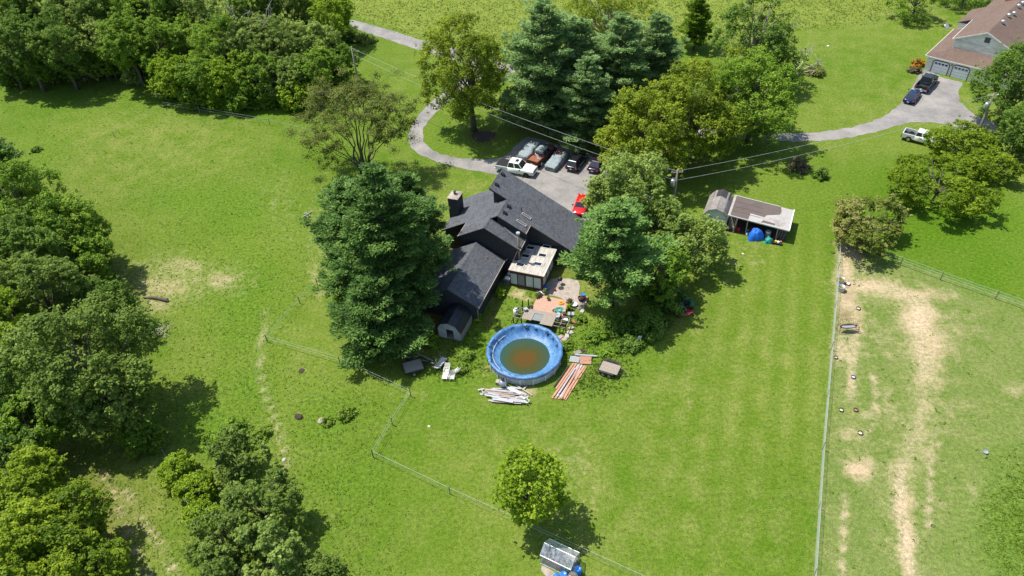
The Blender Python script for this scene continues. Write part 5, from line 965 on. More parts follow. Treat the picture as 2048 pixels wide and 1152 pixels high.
# ------------------------------------------------------------------ things stored at the lean-to
rj = np.random.default_rng(3)
def drape(name, c, R, H, m, lab, cat, seed):
    rng = np.random.default_rng(seed); t = thing(name, c, 0, lab, cat); n, k = 26, 9; V = []
    for j in range(k):
        f = j / (k - 1)
        for i in range(n): a = 2 * math.pi * i / n; r = R * (f ** .7) * (1 + .16 * math.sin(3 * a + seed) * f + .1 * math.sin(7 * a) * f + .05 * math.sin(13 * a) + rng.normal(0, .04)); V.append((r * math.cos(a), r * math.sin(a) * .85, max(.01, H * (1 - f ** 2.2) * (1 + .12 * math.sin(2 * a + seed)) + rng.normal(0, .07))))
    Q = [(j * n + i, j * n + (i + 1) % n, (j + 1) * n + (i + 1) % n, (j + 1) * n + i) for j in range(k - 1) for i in range(n)]
    me = bpy.data.meshes.new('tarp'); me.from_pydata(V, [], Q); me.polygons.foreach_set('use_smooth', [True] * len(Q)); me.update(); link('cloth', me, m, t)
drape('blue_tarp', SW(3.9, -.35), 1.05, 1.35, 'tarp', 'bright blue tarp draped over goods in the lean-to', 'tarp', 3); drape('green_tarp', SW(5.6, -.75), .55, .7, 'teal', 'green tarp bundle on a barrow outside the lean-to', 'tarp', 4)
def junk(x, y, lab, cat, name, parts):
    t = thing(name, SW(x, y), SA, lab, cat)
    for nm, m, f in parts: f(MB()).build(nm, m, t)
drum = lambda r, h: (lambda b: b.lathe((0, 0, 0), [(r, 0), (r * 1.03, h * .33), (r, h * .5), (r * 1.03, h * .66), (r, h), (r * .9, h * .97), (.001, h * .97)], 14))
junk(-1.3, -.55, 'black drum with pale lid in front of the gambrel shed', 'drum', 'storage_drum', (('body', 'black', drum(.36, .85)), ('lid', 'white', lambda b: b.lathe((0, 0, .86), [(.37, 0), (.37, .06), (.25, .1), (.001, .08)], 14))))
junk(-.75, -.75, 'white bucket beside the black drum', 'bucket', 'bucket', (('body', 'white', drum(.16, .36)), ('handle', 'iron', lambda b: b.tube([(-.16, 0, .3), (0, 0, .5), (.16, 0, .3)], .012, 5))))
junk(-.35, -.5, 'grey-green ball float at the shed corner', 'float', 'ball_float', (('ball', 'metal', lambda b: b.lathe((0, 0, .0), [(.1, 0), (.26, .14), (.28, .28), (.16, .46), (.001, .52)], 12)), ('neck', 'iron', lambda b: b.cyl((0, 0, .5), .04, .08, 8))))
junk(-2.35, -.25, 'red hand machine against the shed wall', 'machine', 'garden_machine', (('body', 'red', lambda b: b.box((0, 0, .3), (.4, .3, .25))), ('handle', 'iron', lambda b: b.tube([(.1, .1, .4), (.25, .3, 1.2)], .025, 6)), ('wheel', 'rubber', lambda b: b.tube([(-.15, -.2, .15), (-.15, -.12, .15)], .15, 10))))
junk(1.55, .45, 'red fuel can under the lean-to', 'fuel can', 'fuel_can', (('body', 'red', lambda b: b.loft([[(x * k, y * k, z) for x, y in ((-.2, -.15), (.2, -.15), (.2, .15), (-.2, .15))] for k, z in ((.95, 0), (1, .06), (1, .32), (.7, .42))])), ('spout', 'red', lambda b: b.tube([(.1, 0, .4), (.22, 0, .58)], .035, 6))))
junk(1.0, .7, 'yellow wire reel under the lean-to', 'reel', 'wire_reel', (('core', 'yellow', lambda b: b.cyl((0, 0, 0), .14, .3, 12)), ('flange', 'greywood', lambda b: b.cyl((0, 0, .3), .26, .04, 14))))
junk(2.75, .35, 'small blue barrel behind the lean-to post', 'barrel', 'small_barrel', (('body', 'blue', drum(.2, .5)), ('lid', 'steel', lambda b: b.cyl((0, 0, .5), .19, .03, 12))))
junk(2.75, -.1, 'pale jug at the lean-to front', 'jug', 'plastic_jug', (('body', 'white', lambda b: b.lathe((0, 0, 0), [(.13, 0), (.15, .2), (.06, .34), (.06, .4), (.001, .4)], 10)), ('cap', 'blue', lambda b: b.cyl((0, 0, .4), .05, .04, 8))))
junk(3.15, .5, 'dark red crate stack in the lean-to', 'crate', 'crate_stack', (('lower_crate', 'maroon', lambda b: b.box((0, 0, .25), (.5, .45, .48))), ('upper_crate', 'brownwood', lambda b: b.box((.05, .05, .72), (.42, .4, .4)))))
junk(3.2, .0, 'tan sack slumped by the blue tarp', 'sack', 'sack', (('bag', 'hay', lambda b: b.lathe((0, 0, 0), [(.22, 0), (.28, .15), (.22, .38), (.08, .5), (.001, .52)], 10)), ('tie', 'greywood', lambda b: b.cyl((0, 0, .46), .1, .05, 8))))
junk(3.45, -.95, 'orange box half under the blue tarp', 'box', 'toolbox', (('body', 'orange', lambda b: b.box((0, 0, .2), (.5, .3, .38))), ('opening', 'black', lambda b: b.box((0, -.155, .2), (.34, .02, .22)))))
junk(5.3, .4, 'white-lidded cooker in the lean-to', 'cooker', 'cooker', (('body', 'metal', drum(.36, .8)), ('lid', 'steel', lambda b: b.lathe((0, 0, .82), [(.38, 0), (.3, .1), (.001, .15)], 14))))
junk(5.6, -.72, 'wheelbarrow tray holding the green bundle', 'wheelbarrow', 'wheelbarrow', (('tray', 'iron', lambda b: b.loft([[(x * k, y * k, z) for x, y in ((-.5, -.35), (.5, -.35), (.5, .35), (-.5, .35))] for k, z in ((.7, .25), (1, .45))])), ('wheel', 'rubber', lambda b: b.tube([(.65, -.05, .18), (.65, .05, .18)], .18, 12)), ('leg', 'iron', lambda b: b.beam((-.3, .2, 0), (-.3, .2, .3), .04, .04)), ('leg', 'iron', lambda b: b.beam((-.3, -.2, 0), (-.3, -.2, .3), .04, .04))))
junk(6.7, -.75, 'low cart of pots at the outer lean-to post', 'cart', 'pot_cart', (('tray', 'iron', lambda b: b.box((0, 0, .25), (1.2, .5, .06))), ('wheel', 'rubber', lambda b: b.tube([(-.45, -.3, .15), (-.45, -.22, .15)], .15, 10)), ('wheel', 'rubber', lambda b: b.tube([(.45, -.3, .15), (.45, -.22, .15)], .15, 10)), ('pot', 'yellow', lambda b: b.cyl((-.2, 0, .28), .15, .2, 10)), ('pot', 'white', lambda b: b.cyl((.1, -.05, .28), .15, .18, 10)), ('pot', 'terracotta', lambda b: b.cyl((.4, .05, .28), .14, .22, 10))))
for i in range(5): t = thing('leaning_timber', SW(.25 + .16 * i, .5), SA, ['first', 'second', 'third', 'fourth', 'last'][i] + ' timber leaning beside the shed wall, counted from the shed', 'timber', 'timbers leaning in the lean-to'); MB().beam((0, 0, 0), (-.1 + .05 * i, .8, 1.9 - .12 * i), .09, .04).build('length', 'greywood', t)
t = thing('chair_on_lawn', G(1272, 687), rad(200), 'white reclining chair at the undergrowth edge', 'chair'); MB().box((0, 0, .35), (.5, .5, .05)).build('seat', 'white', t); MB().beam((-.25, 0, .35), (-.5, 0, 1.0), .5, .05, (0, 1, 0)).build('backrest', 'white', t)
for x in (-.22, .22):
    for y in (-.22, .22): MB().beam((x, y, 0), (x, y, .35), .04, .04).build('leg', 'white', t)

# ------------------------------------------------------------------ tractor with red mower deck
o = G(1368, 612); t = thing('compact_tractor', o, rad(96), 'small green tractor standing in tree shade', 'tractor')
MB().loft([[(x, y * k, z) for y, z in ((-.32, .55), (.32, .55), (.34, .95), (.2, 1.05), (-.2, 1.05), (-.34, .95))] for x, k in ((.4, 1), (1.3, .95), (1.75, .8))]).build('hood', 'machinegreen', t); MB().box((.1, 0, .62), (1.9, .5, .3)).build('chassis', 'iron', t)
MB().box((-.35, 0, .95), (.5, .5, .14)).build('seat', 'black', t); MB().box((-.62, 0, 1.2), (.1, .48, .45)).build('seat_back', 'black', t)
for s in (-1, 1):
    wheel(t, -.55, s * .62, .52, .52, .32, 'y', 'yellow'); wheel(t, 1.25, s * .52, .33, .33, .22, 'y', 'yellow')
    MB().loft([[(-.55 + .62 * math.cos(a), s * .62 + y, .52 + .62 * math.sin(a)) for y in (-.2, .2)] + [(-.55 + .58 * math.cos(a), s * .62 + y, .52 + .58 * math.sin(a)) for y in (.2, -.2)] for a in np.linspace(.2, 2.6, 9)]).build('fender', 'machinegreen', t)
    MB().tube([(-.85, s * .5, .8), (-.9, s * .5, 2.05)], .045, 6).build('roll_bar_post', 'machinegreen', t)
MB().tube([(-.9, -.5, 2.05), (-.9, .5, 2.05)], .045, 6).build('roll_bar', 'machinegreen', t); MB().tube([(.15, 0, 1.0), (.05, 0, 1.3)], .03, 6).lathe((.03, 0, 1.3), [(.2, 0), (.22, .02), (.2, .04)], 14).build('steering_wheel', 'black', t); MB().tube([(1.0, .1, 1.0), (1.0, .1, 1.5)], .03, 6).build('exhaust', 'iron', t)
t = thing('finish_mower', G(1368, 627), rad(6), 'maroon mower deck hitched behind the green tractor', 'mower'); MB().loft([[(x * k, y * k, z) for x, y in ((-.95, -.45), (.95, -.45), (1.0, .1), (.5, .5), (-.5, .5), (-1.0, .1))] for k, z in ((1, .12), (1, .32), (.9, .38))]).build('deck', 'maroon', t)
for x in (-.85, .85): wheel(t, x, -.55, .14, .14, .1, 'x', 'rim'); wheel(t, x, .55, .14, .14, .1, 'x', 'rim')
for x in (-.3, .3): MB().beam((x, .2, .36), (x * .3, .75, .75), .07, .07).build('hitch_arm', 'maroon', t)
MB().box((.15, 0, .45), (.35, .3, .18)).build('gearbox', 'iron', t); MB().beam((-.6, -.5, .22), (.6, -.5, .22), .08, .14).build('roller', 'terracotta', t)

# ------------------------------------------------------------------ greenhouse and barrels
o = G(1080, 1125); GA = rad(-31); gh = thing('greenhouse', Vector((1.05, 33.3, 0)), GA, 'small clear-sheeted greenhouse with metal frame at the bottom edge', 'greenhouse')
GL, GWd, ge, gr_ = 2.9, 1.75, 1.35, 2.0
for x in (0, GL / 2, GL):
    for (y0, z0), (y1, z1) in (((0, 0), (0, ge)), ((0, ge), (GWd / 2, gr_)), ((GWd / 2, gr_), (GWd, ge)), ((GWd, ge), (GWd, 0))): MB().beam((x, y0, z0), (x, y1, z1), .045, .045, (1, 0, 0)).build('frame_bar', 'steel', gh)
for y, z in ((0, ge), (GWd, ge), (GWd / 2, gr_), (0, .05), (GWd, .05)): MB().beam((-.02, y, z), (GL + .02, y, z), .055, .055).build('rail', 'white', gh)
for i in range(2):
    x0, x1 = GL / 2 * i + .03, GL / 2 * (i + 1) - .03
    for q in (((0, .06), (0, ge - .03)), ((.02, ge + .02), (GWd / 2 - .02, gr_ - .02)), ((GWd / 2 + .02, gr_ - .02), (GWd - .02, ge + .02)), ((GWd, ge - .03), (GWd, .06))): MB().add([(x0, *q[0]), (x1, *q[0]), (x1, *q[1]), (x0, *q[1])], [(0, 1, 2, 3)]).build('pane', 'clear', gh)
for x in (0, GL): MB().add([(x, .03, .06), (x, GWd - .03, .06), (x, GWd - .03, ge), (x, GWd / 2, gr_ - .03), (x, .03, ge)], [(0, 1, 2, 3, 4)]).build('end_pane', 'clear', gh)
MB().box((GL / 2, GWd - .35, .6), (GL - .2, .5, .05)).build('shelf', 'greywood', gh); MB().box((GL / 2, GWd / 2, .02), (GL - .1, GWd - .1, .03)).build('floor', 'soil', gh)
def GHW(x, y): return Matrix.Rotation(GA, 4, 'Z') @ Vector((x, y, 0)) + Vector((1.05, 33.3, 0))
for i, (x, y, m, lab) in enumerate(((.7, 1.1, 'white', 'white seed tray inside the greenhouse'), (1.9, .9, 'terracotta', 'terracotta pot inside the greenhouse'), (2.3, .5, 'black', 'black pot inside the greenhouse'))):
    t = thing('greenhouse_pot', GHW(x, y), 0, lab, 'pot'); MB().lathe((0, 0, .04), [(.16, 0), (.22, .3), (.19, .3), (.001, .25)], 12).build('body', m, t); SEED[0] += 1; sm, cm = bush_meshes(SEED[0], .35, .5, 1200, .06); c = link('plant', cm, L_['weed'], t); c.location = (0, 0, .3)
def barrel(p, lab, m='blue', rz=0, lying=False):
    t = thing('barrel', p, rz, lab, 'barrel'); prof = [(.27, 0), (.29, .05), (.29, .28), (.305, .3), (.29, .32), (.29, .58), (.305, .6), (.29, .62), (.29, .86), (.26, .9), (.24, .88), (.001, .88)]
    b_ = MB().lathe((0, 0, 0), prof, 18).build('body', m, t, True); c1 = MB().cyl((.12, 0, .88), .04, .03, 8).build('bung', 'white', t)
    if lying:
        for q in (b_, c1): q.rotation_euler = (rad(90), 0, 0); q.location = (0, .4, .3)
barrel(G(1156, 1147), 'upright blue barrel right of the greenhouse'); barrel(G(1116, 1160), 'blue barrel lying below the greenhouse door', rz=rad(40), lying=True); barrel(G(1127, 1158), 'blue barrel standing below the greenhouse door', rz=rad(10)); barrel(G(1103, 1166), 'blue barrel lying lowest at the frame edge', rz=rad(48), lying=True)
t = thing('half_barrel', G(1146, 1157), 0, 'black half-barrel planter beside the upright blue barrel', 'planter'); MB().lathe((0, 0, 0), [(.3, 0), (.38, .45), (.33, .45), (.3, .3), (.001, .3)], 18).build('tub', 'black', t); MB().lathe((0, 0, .43), [(.39, 0), (.39, .04), (.34, .04)], 18).build('rim', 'greywood', t)

# ------------------------------------------------------------------ paddock furniture
for i, (px, py, m) in enumerate(((1680, 566, 'algae'), (1681, 581, 'algae'))):
    o = G(px, py); t = thing('water_tank', o, 0, ('far water tank with yellow algae by the paddock fence', 'near half-empty water tank by the paddock fence')[i], 'trough')
    MB().lathe((0, 0, 0), [(.42, 0), (.44, .3), (.43, .32), (.45, .62), (.47, .64), (.43, .64), (.41, .1)], 22).build('wall', 'metal', t, True); MB().lathe((0, 0, 0), [(.425, .5 if i == 0 else .3), (.001, .5 if i == 0 else .3)], 20).build('water', m, t)
o = G(1694, 662); t = thing('feed_bunk', o, rad(-1), 'long blue-grey feed trough on a rusty pipe frame', 'feeder')
MB().loft([[(x * k, y * k2, z) for x, y in [(1.0 * math.cos(a) + (.35 if math.cos(a) > 0 else -.35) * 0, .3 * math.sin(a)) for a in np.linspace(0, 2 * math.pi, 24, endpoint=False)]] for k, k2, z in ((.85, .6, .55), (1, 1, .8), (.96, .9, .8), (.82, .5, .6))]).build('trough', 'iron', t)
MB().box((0, 0, .7), (1.5, .34, .02)).build('contents', 'metal', t)
for x in (-1.05, 1.05):
    for y in (-.32, .32): MB().tube([(x, y * 1.3, 0), (x, y, .85)], .03, 6).build('leg', 'rust', t)
    MB().tube([(x, -.32, .85), (x, .32, .85)], .03, 6).build('cross_tube', 'rust', t)
for y in (-.33, .33): MB().tube([(-1.1, y, .83), (1.1, y, .83)], .03, 6).build('rail', 'rust', t)
MB().tube([(-1.0, .35, .85), (-.9, .5, 1.4), (.95, .5, 1.4), (1.05, .35, .85)], .02, 5).build('rack', 'rust', t)
for k in range(9): MB().tube([(-.85 + k * .21, .5, 1.4), (-.85 + k * .21, .36, .86)], .01, 4).build('rack_bar', 'rust', t)
for px, py, r_, m, c_, lab in ((1716, 618, .24, 'pan', 'hay', 'black feed pan below the water tanks'), (1671, 716, .2, 'pan', 'hay', 'black feed pan tight by the fence'), (1706, 755, .22, 'bluepan', 'hay', 'blue feed pan in the paddock'), (1682, 821, .22, 'pan', 'hay', 'black feed pan, left of a pair'), (1711, 821, .22, 'pan', 'terracotta', 'black feed pan, right of a pair'), (1720, 867, .23, 'pan', 'hay', 'black feed pan below the pair'), (1970, 905, .25, 'metal', 'metal', 'grey upturned pan out in the paddock')):
    t = thing('feed_pan', G(px, py), 0, lab, 'feed pan', 'feed pans in the paddock'); MB().lathe((0, 0, 0), [(r_ * .9, 0), (r_ * 1.1, .18), (r_ * 1.0, .18), (r_ * .82, .05)], 16).build('rim', m, t); MB().lathe((0, 0, 0), [(r_ * .85, .06), (.001, .065)], 14).build('feed', c_, t)
t = thing('salt_block', G(1696, 569), rad(40), 'pale square mineral block in a dark holder by the water tanks', 'block'); MB().box((0, 0, .06), (.5, .5, .12)).build('holder', 'maroon', t); MB().box((0, 0, .14), (.32, .32, .1)).build('block', 'white', t)

# ------------------------------------------------------------------ fences
def fence(pts, lab, wires, h, spacing, wr_=.018, post='post', pr=.035, tops=None):
    P = [G(*p) for p in pts]; o = P[0]; t = thing('wire_fence', o, 0, lab, 'fence'); ends = set(range(len(P)))
    marks = []
    for i, (a, c) in enumerate(zip(P[:-1], P[1:])):
        n = max(1, int((c - a).length / spacing)); marks += [(a.lerp(c, k / n), k == 0) for k in range(n)]
    marks.append((P[-1], True))
    for q, e in marks: q = q - o; MB().tube([(q.x, q.y, -.1), (q.x, q.y, h * (1.08 if e else 1.0))], pr * (1.5 if e else 1), 6).build('post', post, t)
    for z in wires: MB().tube([(q.x - o.x, q.y - o.y, h * z) for q, e in marks], wr_, 4, False).build('wire', 'wire', t)
    return t, marks, o
fence([(635, 570), (600, 607), (535, 684)], 'white tape fence running up to the big pine', (.55, .95), 1.1, 7, .015)
fence([(535, 684), (680, 727), (822, 793)], 'white tape fence from the worn path towards the pool lawn', (.55, .95), 1.1, 7, .015); fence([(822, 793), (785, 850), (747, 915)], 'short white tape fence stepping down the lawn', (.55, .95), 1.1, 6, .015)
fence([(747, 915), (900, 988), (1060, 1060), (1165, 1108), (1300, 1170)], 'white tape fence passing the greenhouse', (.55, .95), 1.1, 6, .015)
fence([(330, 216), (400, 226), (540, 250), (650, 278)], 'thin wire fence in front of the woods', (.6, 1.0), 1.1, 9, .015); fence([(330, 216), (230, 275), (110, 350)], 'faint wire fence crossing the left pasture', (.9,), 1.0, 10, .01)
t, mk, o = fence([(1678, 480), (1676, 540), (1662, 700), (1645, 900), (1628, 1152), (1620, 1260)], 'pale woven wire fence between lawn and paddock', (.08, .3, .5, .7, .9, 1.0), 1.2, 5, .011)
b = MB()
for (a, _), (c, _) in zip(mk[:-1], mk[1:]):
    n = int((c - a).length / .32)
    for k in range(n): q = a.lerp(c, k / n) - o; b.tube([(q.x, q.y, .08), (q.x, q.y, 1.19)], .005, 3, False)
tag(b.build('mesh_stays', 'wire', t), kind='stuff')
fence([(1690, 490), (1800, 530), (1880, 560), (1990, 598), (2100, 638)], 'wire fence along the upper side of the paddock', (.4, .7, 1.0), 1.2, 6, .018)
fence([(275, 815), (347, 940), (400, 1060)], 'single wire fence beside the wheel track under the trees', (.9,), 1.1, 6, .015); fence([(1740, 40), (1840, 32), (1925, 20), (2000, 14)], 'post and wire fence at the meadow edge behind the house', (.5, 1.0), 1.3, 6, .012)

# ------------------------------------------------------------------ poles and overhead lines
def upole(top, H, lab, arm=True, can=1):
    q = G(*top, H); t = thing('utility_pole', (q.x, q.y, 0), 0, lab, 'utility pole'); MB().tube([(0, 0, -.2), (0, 0, H * .5), (0, 0, H)], [.19, .16, .12], 10).build('pole', 'polewood', t, True)
    if arm: MB().beam((-.75, 0, H - .35), (.75, 0, H - .35), .1, .12).build('crossarm', 'greywood', t)
    if can:
        cz = H - 2.3; c = MB().lathe((-.42, -.05, cz), [(.2, 0), (.27, .04), (.27, .85), (.2, .95), (.001, .97)], 14).build('transformer', 'steel', t, True)
        for dx in (-.1, .1): MB().lathe((-.42 + dx, -.05, cz + .95), [(.04, 0), (.06, .06), (.04, .12), (.06, .18), (.02, .28), (.001, .28)], 8).build('bushing', 'steel', c)
        MB().beam((-.25, 0, cz + .5), (0, 0, cz + .5), .06, .1).build('bracket', 'iron', t)
    for x in (-.65, 0, .65) if arm else (0,): MB().lathe((x, 0, H - .29 if arm else H), [(.04, 0), (.07, .05), (.05, .1), (.06, .15), (.001, .2)], 8).build('insulator', 'steel', t)
    return q
pC = upole((1355, 340), 9.5, 'timber utility pole with grey transformer beside the grey-green trees'); pL = upole((703, 95), 9.0, 'bare timber utility pole at the end of the woods', False, 0); pR = upole((1988, 187), 9.5, 'timber utility pole with transformer by the neighbour drive')
def cable(a, c, sag, lab, r_=.016):
    a, c = Vector(a), Vector(c); t = thing('power_line', (a.x, a.y, 0), 0, lab, 'power line'); n = 26
    MB().tube([Vector((0, 0, a.z)) + (Vector((c.x - a.x, c.y - a.y, c.z - a.z)) * (i / n)) - Vector((0, 0, 4 * sag * (i / n) * (1 - i / n))) for i in range(n + 1)], r_, 5, False).build('cable', 'cable', t)
cable(pL + Vector((0, 0, -.1)), pC + Vector((-.2, 0, -.1)), 1.0, 'upper power line crossing above the parked cars'); cable(pL + Vector((0, 0, -1.2)), pC + Vector((-.1, 0, -1.5)), 1.1, 'lower power line crossing above the parked cars')
cable(pC + Vector((.2, 0, -.1)), pR + Vector((-.2, 0, -.1)), .9, 'upper power line running over the right lawn'); cable(pC + Vector((.1, 0, -1.5)), pR + Vector((0, 0, -1.5)), .9, 'lower power line running over the right lawn')

# ------------------------------------------------------------------ vehicles
def sec_body(x, hw, z0, z1, crown=.03, tuck=.9):
    h = [(hw * .9, z0), (hw, z0 + .14), (hw, z0 + .6 * (z1 - z0)), (hw * .975, z1 - .07), (hw * tuck, z1), (hw * .45, z1 + crown), (0, z1 + crown * 1.2)]
    return [(x, y, z) for y, z in h] + [(x, -y, z) for y, z in h[-2::-1]]
def sec_cab(x, wb, wt, z0, z1): return [(x, wb, z0), (x, wt, z1), (x, -wt, z1), (x, -wb, z0)]
def vehicle(near, far, z, name, lab, cat, group=None, flip=False, anchor='near', L=4.8):
    "near / far: photo pixels of two points on the long axis at height z; faces far unless flip"
    a, c = G(*near, z), G(*far, z); d = (c - a); d.z = 0; d.normalize(); mid = a + d * L / 2 if anchor == 'near' else (a + c) / 2
    if flip: d = -d
    return thing(name, (mid.x, mid.y, 0), math.atan2(d.y, d.x), lab, cat, group)
def wheels(t, xf, xr, hw, r_=.34, rimm='rim'):
    for x in (xf, xr):
        for s in (-1, 1): wheel(t, x, s * (hw - .1), r_, r_, .24, 'y', rimm)
def arches(t, xf, xr, hw, r_, m='black'):
    for x in (xf, xr):
        for s in (-1, 1): MB().tube([(x, s * (hw - .2), r_), (x, s * (hw + .004), r_)], r_ * 1.16, 16).build('wheel_arch', m, t)
def pane_of(b, pts, n): 
    c = sum((Vector(p) for p in pts), Vector()) / len(pts); n = Vector(n).normalized(); P = [c + (Vector(p) - c) * .9 + n * .012 for p in pts]; b.add(P, [tuple(range(len(P)))]); return b
def cabin(t, xs4, wb, wt, z0, z1, m, split=(), sun=False):
    "xs4: windscreen foot, windscreen top, rear top, rear foot"
    f, ft, rt, r_ = xs4; wt0 = wt
    body = MB().add([(f, wb, z0), (ft, wt, z1), (rt, wt, z1), (r_, wb, z0), (f, -wb, z0), (ft, -wt, z1), (rt, -wt, z1), (r_, -wb, z0), (ft - .1, wt * .8, z1 + .05), (rt + .1, wt * .8, z1 + .05), (ft - .1, -wt * .8, z1 + .05), (rt + .1, -wt * .8, z1 + .05)],
        [(0, 3, 2, 1), (4, 5, 6, 7), (0, 1, 5, 4), (3, 7, 6, 2), (1, 2, 9, 8), (5, 10, 11, 6), (8, 9, 11, 10), (1, 8, 10, 5), (2, 6, 11, 9)]).build('cab', m, t)
    pane_of(MB(), [(f, wb, z0), (f, -wb, z0), (ft, -wt, z1), (ft, wt, z1)], (1, 0, .8)).build('windscreen', 'glass', t); pane_of(MB(), [(r_, wb, z0), (rt, wt, z1), (rt, -wt, z1), (r_, -wb, z0)], (-1, 0, .5)).build('rear_window', 'glass', t)
    cuts = [0] + list(split) + [1]
    for s in (-1, 1):
        for u0, u1 in zip(cuts[:-1], cuts[1:]):
            u0, u1 = u0 + .02, u1 - .02; xb = lambda u: f + (r_ - f) * u; xt = lambda u: ft + (rt - ft) * u
            q = [(xb(u0), s * wb, z0), (xt(u0), s * wt, z1), (xt(u1), s * wt, z1), (xb(u1), s * wb, z0)]; pane_of(MB(), q if s > 0 else q[::-1], (0, s, .35)).build('side_window', 'glass', t)
    if sun: MB().box(((ft * .7 + rt * .3), 0, z1 + .056), (.5, .7, .012)).build('sunroof', 'glass', t)
def lamps(t, L, hw, zf, zr):
    for s in (-1, 1):
        MB().box((L / 2 - .05, s * hw * .74, zf), (.12, .36, .16)).build('headlight', 'lamp_white', t); MB().box((-L / 2 + .03, s * hw * .84, zr), (.1, .2, .28)).build('tail_light', 'lamp_red', t)
        MB().box((.95, s * (hw + .1), 1.12), (.14, .2, .13)).build('mirror', 'black', t)
    MB().box((-L / 2 - .012, 0, zr - .25), (.02, .32, .15)).build('plate', 'plate', t)
def pickup(near, far, z, lab, m, flip=False, anchor='near', L=5.8, hw=1.0, h=1.88, tonneau=False, rimm='rim', bed='black', sun=False, trim='black'):
    t = vehicle(near, far, z, 'pickup_truck', lab, 'pickup', None, flip, anchor, L); H2 = L / 2; k = L / 5.8
    MB().loft([sec_body(x * k, hw * w_, z0, z1, .03) for x, w_, z0, z1 in ((-1.0, 1, .38, 1.15), (.5, 1, .36, 1.17), (1.2, 1, .36, 1.2), (1.5, 1, .36, 1.17), (2.2, .99, .38, 1.12), (2.6, .95, .42, 1.05), (2.84, .86, .46, .95), (2.9, .8, .5, .86))]).build('body', m, t, True)
    for s in (-1, 1): MB().loft([[(x * k, s * y, zz) for y, zz in ((hw - .1, .48), (hw, .52), (hw, 1.12), (hw - .02, 1.18), (hw - .1, 1.18))] for x in (-2.85, -1.02)]).build('bed_side', m, t)
    MB().box((-2.82 * k, 0, .84), (.09, 2 * hw - .2, .66)).build('tailgate', m, t); MB().box((-1.92 * k, 0, .66), (1.76 * k, 2 * hw - .2, .06)).build('bed_floor', bed, t)
    if tonneau: MB().box((-1.93 * k, 0, 1.195), (1.8 * k, 2 * hw - .14, .04)).build('bed_cover', 'black', t)
    cabin(t, (1.3 * k, .68 * k, -.82 * k, -1.02 * k), hw * .9, hw * .72, 1.16, h, m, (.5,), sun)
    arches(t, 1.9 * k, -1.75 * k, hw, .4); wheels(t, 1.9 * k, -1.75 * k, hw, .4, rimm); lamps(t, L, hw, .92, .95)
    MB().box((2.88 * k, 0, .55), (.14, hw * 1.8, .22)).build('front_bumper', m, t); MB().box((-2.93 * k, 0, .55), (.14, hw * 1.85, .18)).build('rear_bumper', trim, t); MB().box((2.9 * k, 0, .82), (.05, hw * 1.1, .28)).build('grille', 'iron', t)
    t.scale = (1.04, 1.06, 1.06)
    return t
def car(near, far, z, lab, m, flip=False, anchor='near', L=4.7, hw=.9, h=1.43, suv=False, rimm='rim', name='sedan', sun=False):
    t = vehicle(near, far, z, name, lab, 'car', None, flip, anchor, L); k = L / 4.7; zb_ = .98 if suv else .86; 
    rear = ((-2.35, .86, .5, zb_ - .1), (-2.25, .95, .4, zb_)) if suv else ((-2.35, .82, .5, .72), (-2.25, .9, .4, .84))
    MB().loft([sec_body(x * k, hw * w_, z0, z1, .03) for x, w_, z0, z1 in rear + ((-1.6, 1, .3, zb_ + .02), (0, 1, .26, zb_ + .03), (1.0, 1, .28, zb_), (1.7, .97, .3, zb_ - .08), (2.15, .9, .34, zb_ - .18), (2.33, .78, .4, zb_ - .3))]).build('body', m, t, True)
    cabin(t, (1.15 * k, .45 * k, (-1.75 if suv else -1.0) * k, (-2.15 if suv else -1.75) * k), hw * .88, hw * .66, zb_, h, m, (.45, .8), sun)
    r_ = .37 if suv else .32; arches(t, 1.42 * k, -1.38 * k, hw, r_); wheels(t, 1.42 * k, -1.38 * k, hw, r_, rimm); lamps(t, L, hw, zb_ - .2, zb_ - .1)
    return t
def covered(near, far, lab, L, hw, prof, crates=False, seed=1):
    t = vehicle(near, far, .7, 'covered_car', lab, 'car', 'cars under grey covers', False, 'near', L); rng = np.random.default_rng(seed); S = []
    n = 26
    for i in range(n):
        x = -L / 2 + L * i / (n - 1); z1 = float(np.interp(i / (n - 1), [p[0] for p in prof], [p[1] for p in prof])); w_ = hw * (1 - .16 * abs(2 * i / (n - 1) - 1) ** 6); top = w_ * float(np.interp(z1, [.8, 1.5], [.9, .7]))
        h_ = [(w_ * 1.03, .16), (w_ * 1.02, .45), (w_, .75), (w_ * .98, min(.92, z1 - .04)), (top, z1 - .02), (top * .5, z1), (0, z1 - .01)]
        pts = [(y, zz) for y, zz in h_] + [(-y, zz) for y, zz in h_[-2::-1]]
        S.append([(x + rng.normal(0, .012), y + rng.normal(0, .05), zz + rng.normal(0, .04)) for y, zz in pts])
    MB().loft(S).build('cover', 'cover', t, True); 
    for x in (-L * .3, L * .3):
        for s in (-1, 1): wheel(t, x, s * (hw - .14), .3, .3, .2)
    if not crates:
        for (xa, ya, xb, yb, zz) in ((.2, -.7, .5, .7, 1.34), (-1.3, -.75, -1.1, .7, 1.0)): MB().beam((xa, ya, zz), (xb, yb, zz), .1, .03).build('strap', 'paleboard', t)
    return t
pickup((998.5, 327), (1066.5, 339.5), .95, 'white pickup with black bed cover and sunroof in the drive', 'p_white', anchor='mid', tonneau=True, rimm='iron', sun=True, trim='white')
covered((1045.5, 313), (1070, 289), 'car under grey cover at the grassy end of the row', 4.7, .92, [(0, .75), (.08, .95), (.25, 1.0), (.38, 1.3), (.5, 1.38), (.68, 1.3), (.8, 1.05), (.95, .95), (1, .75)])
cc = covered((1099, 335), (1131, 301), 'car under grey cover with crates on its roof', 4.9, .95, [(0, .7), (.07, .88), (.36, 1.0), (.48, 1.38), (.62, 1.42), (.76, 1.36), (.88, 1.1), (1, .85)], True, 2)
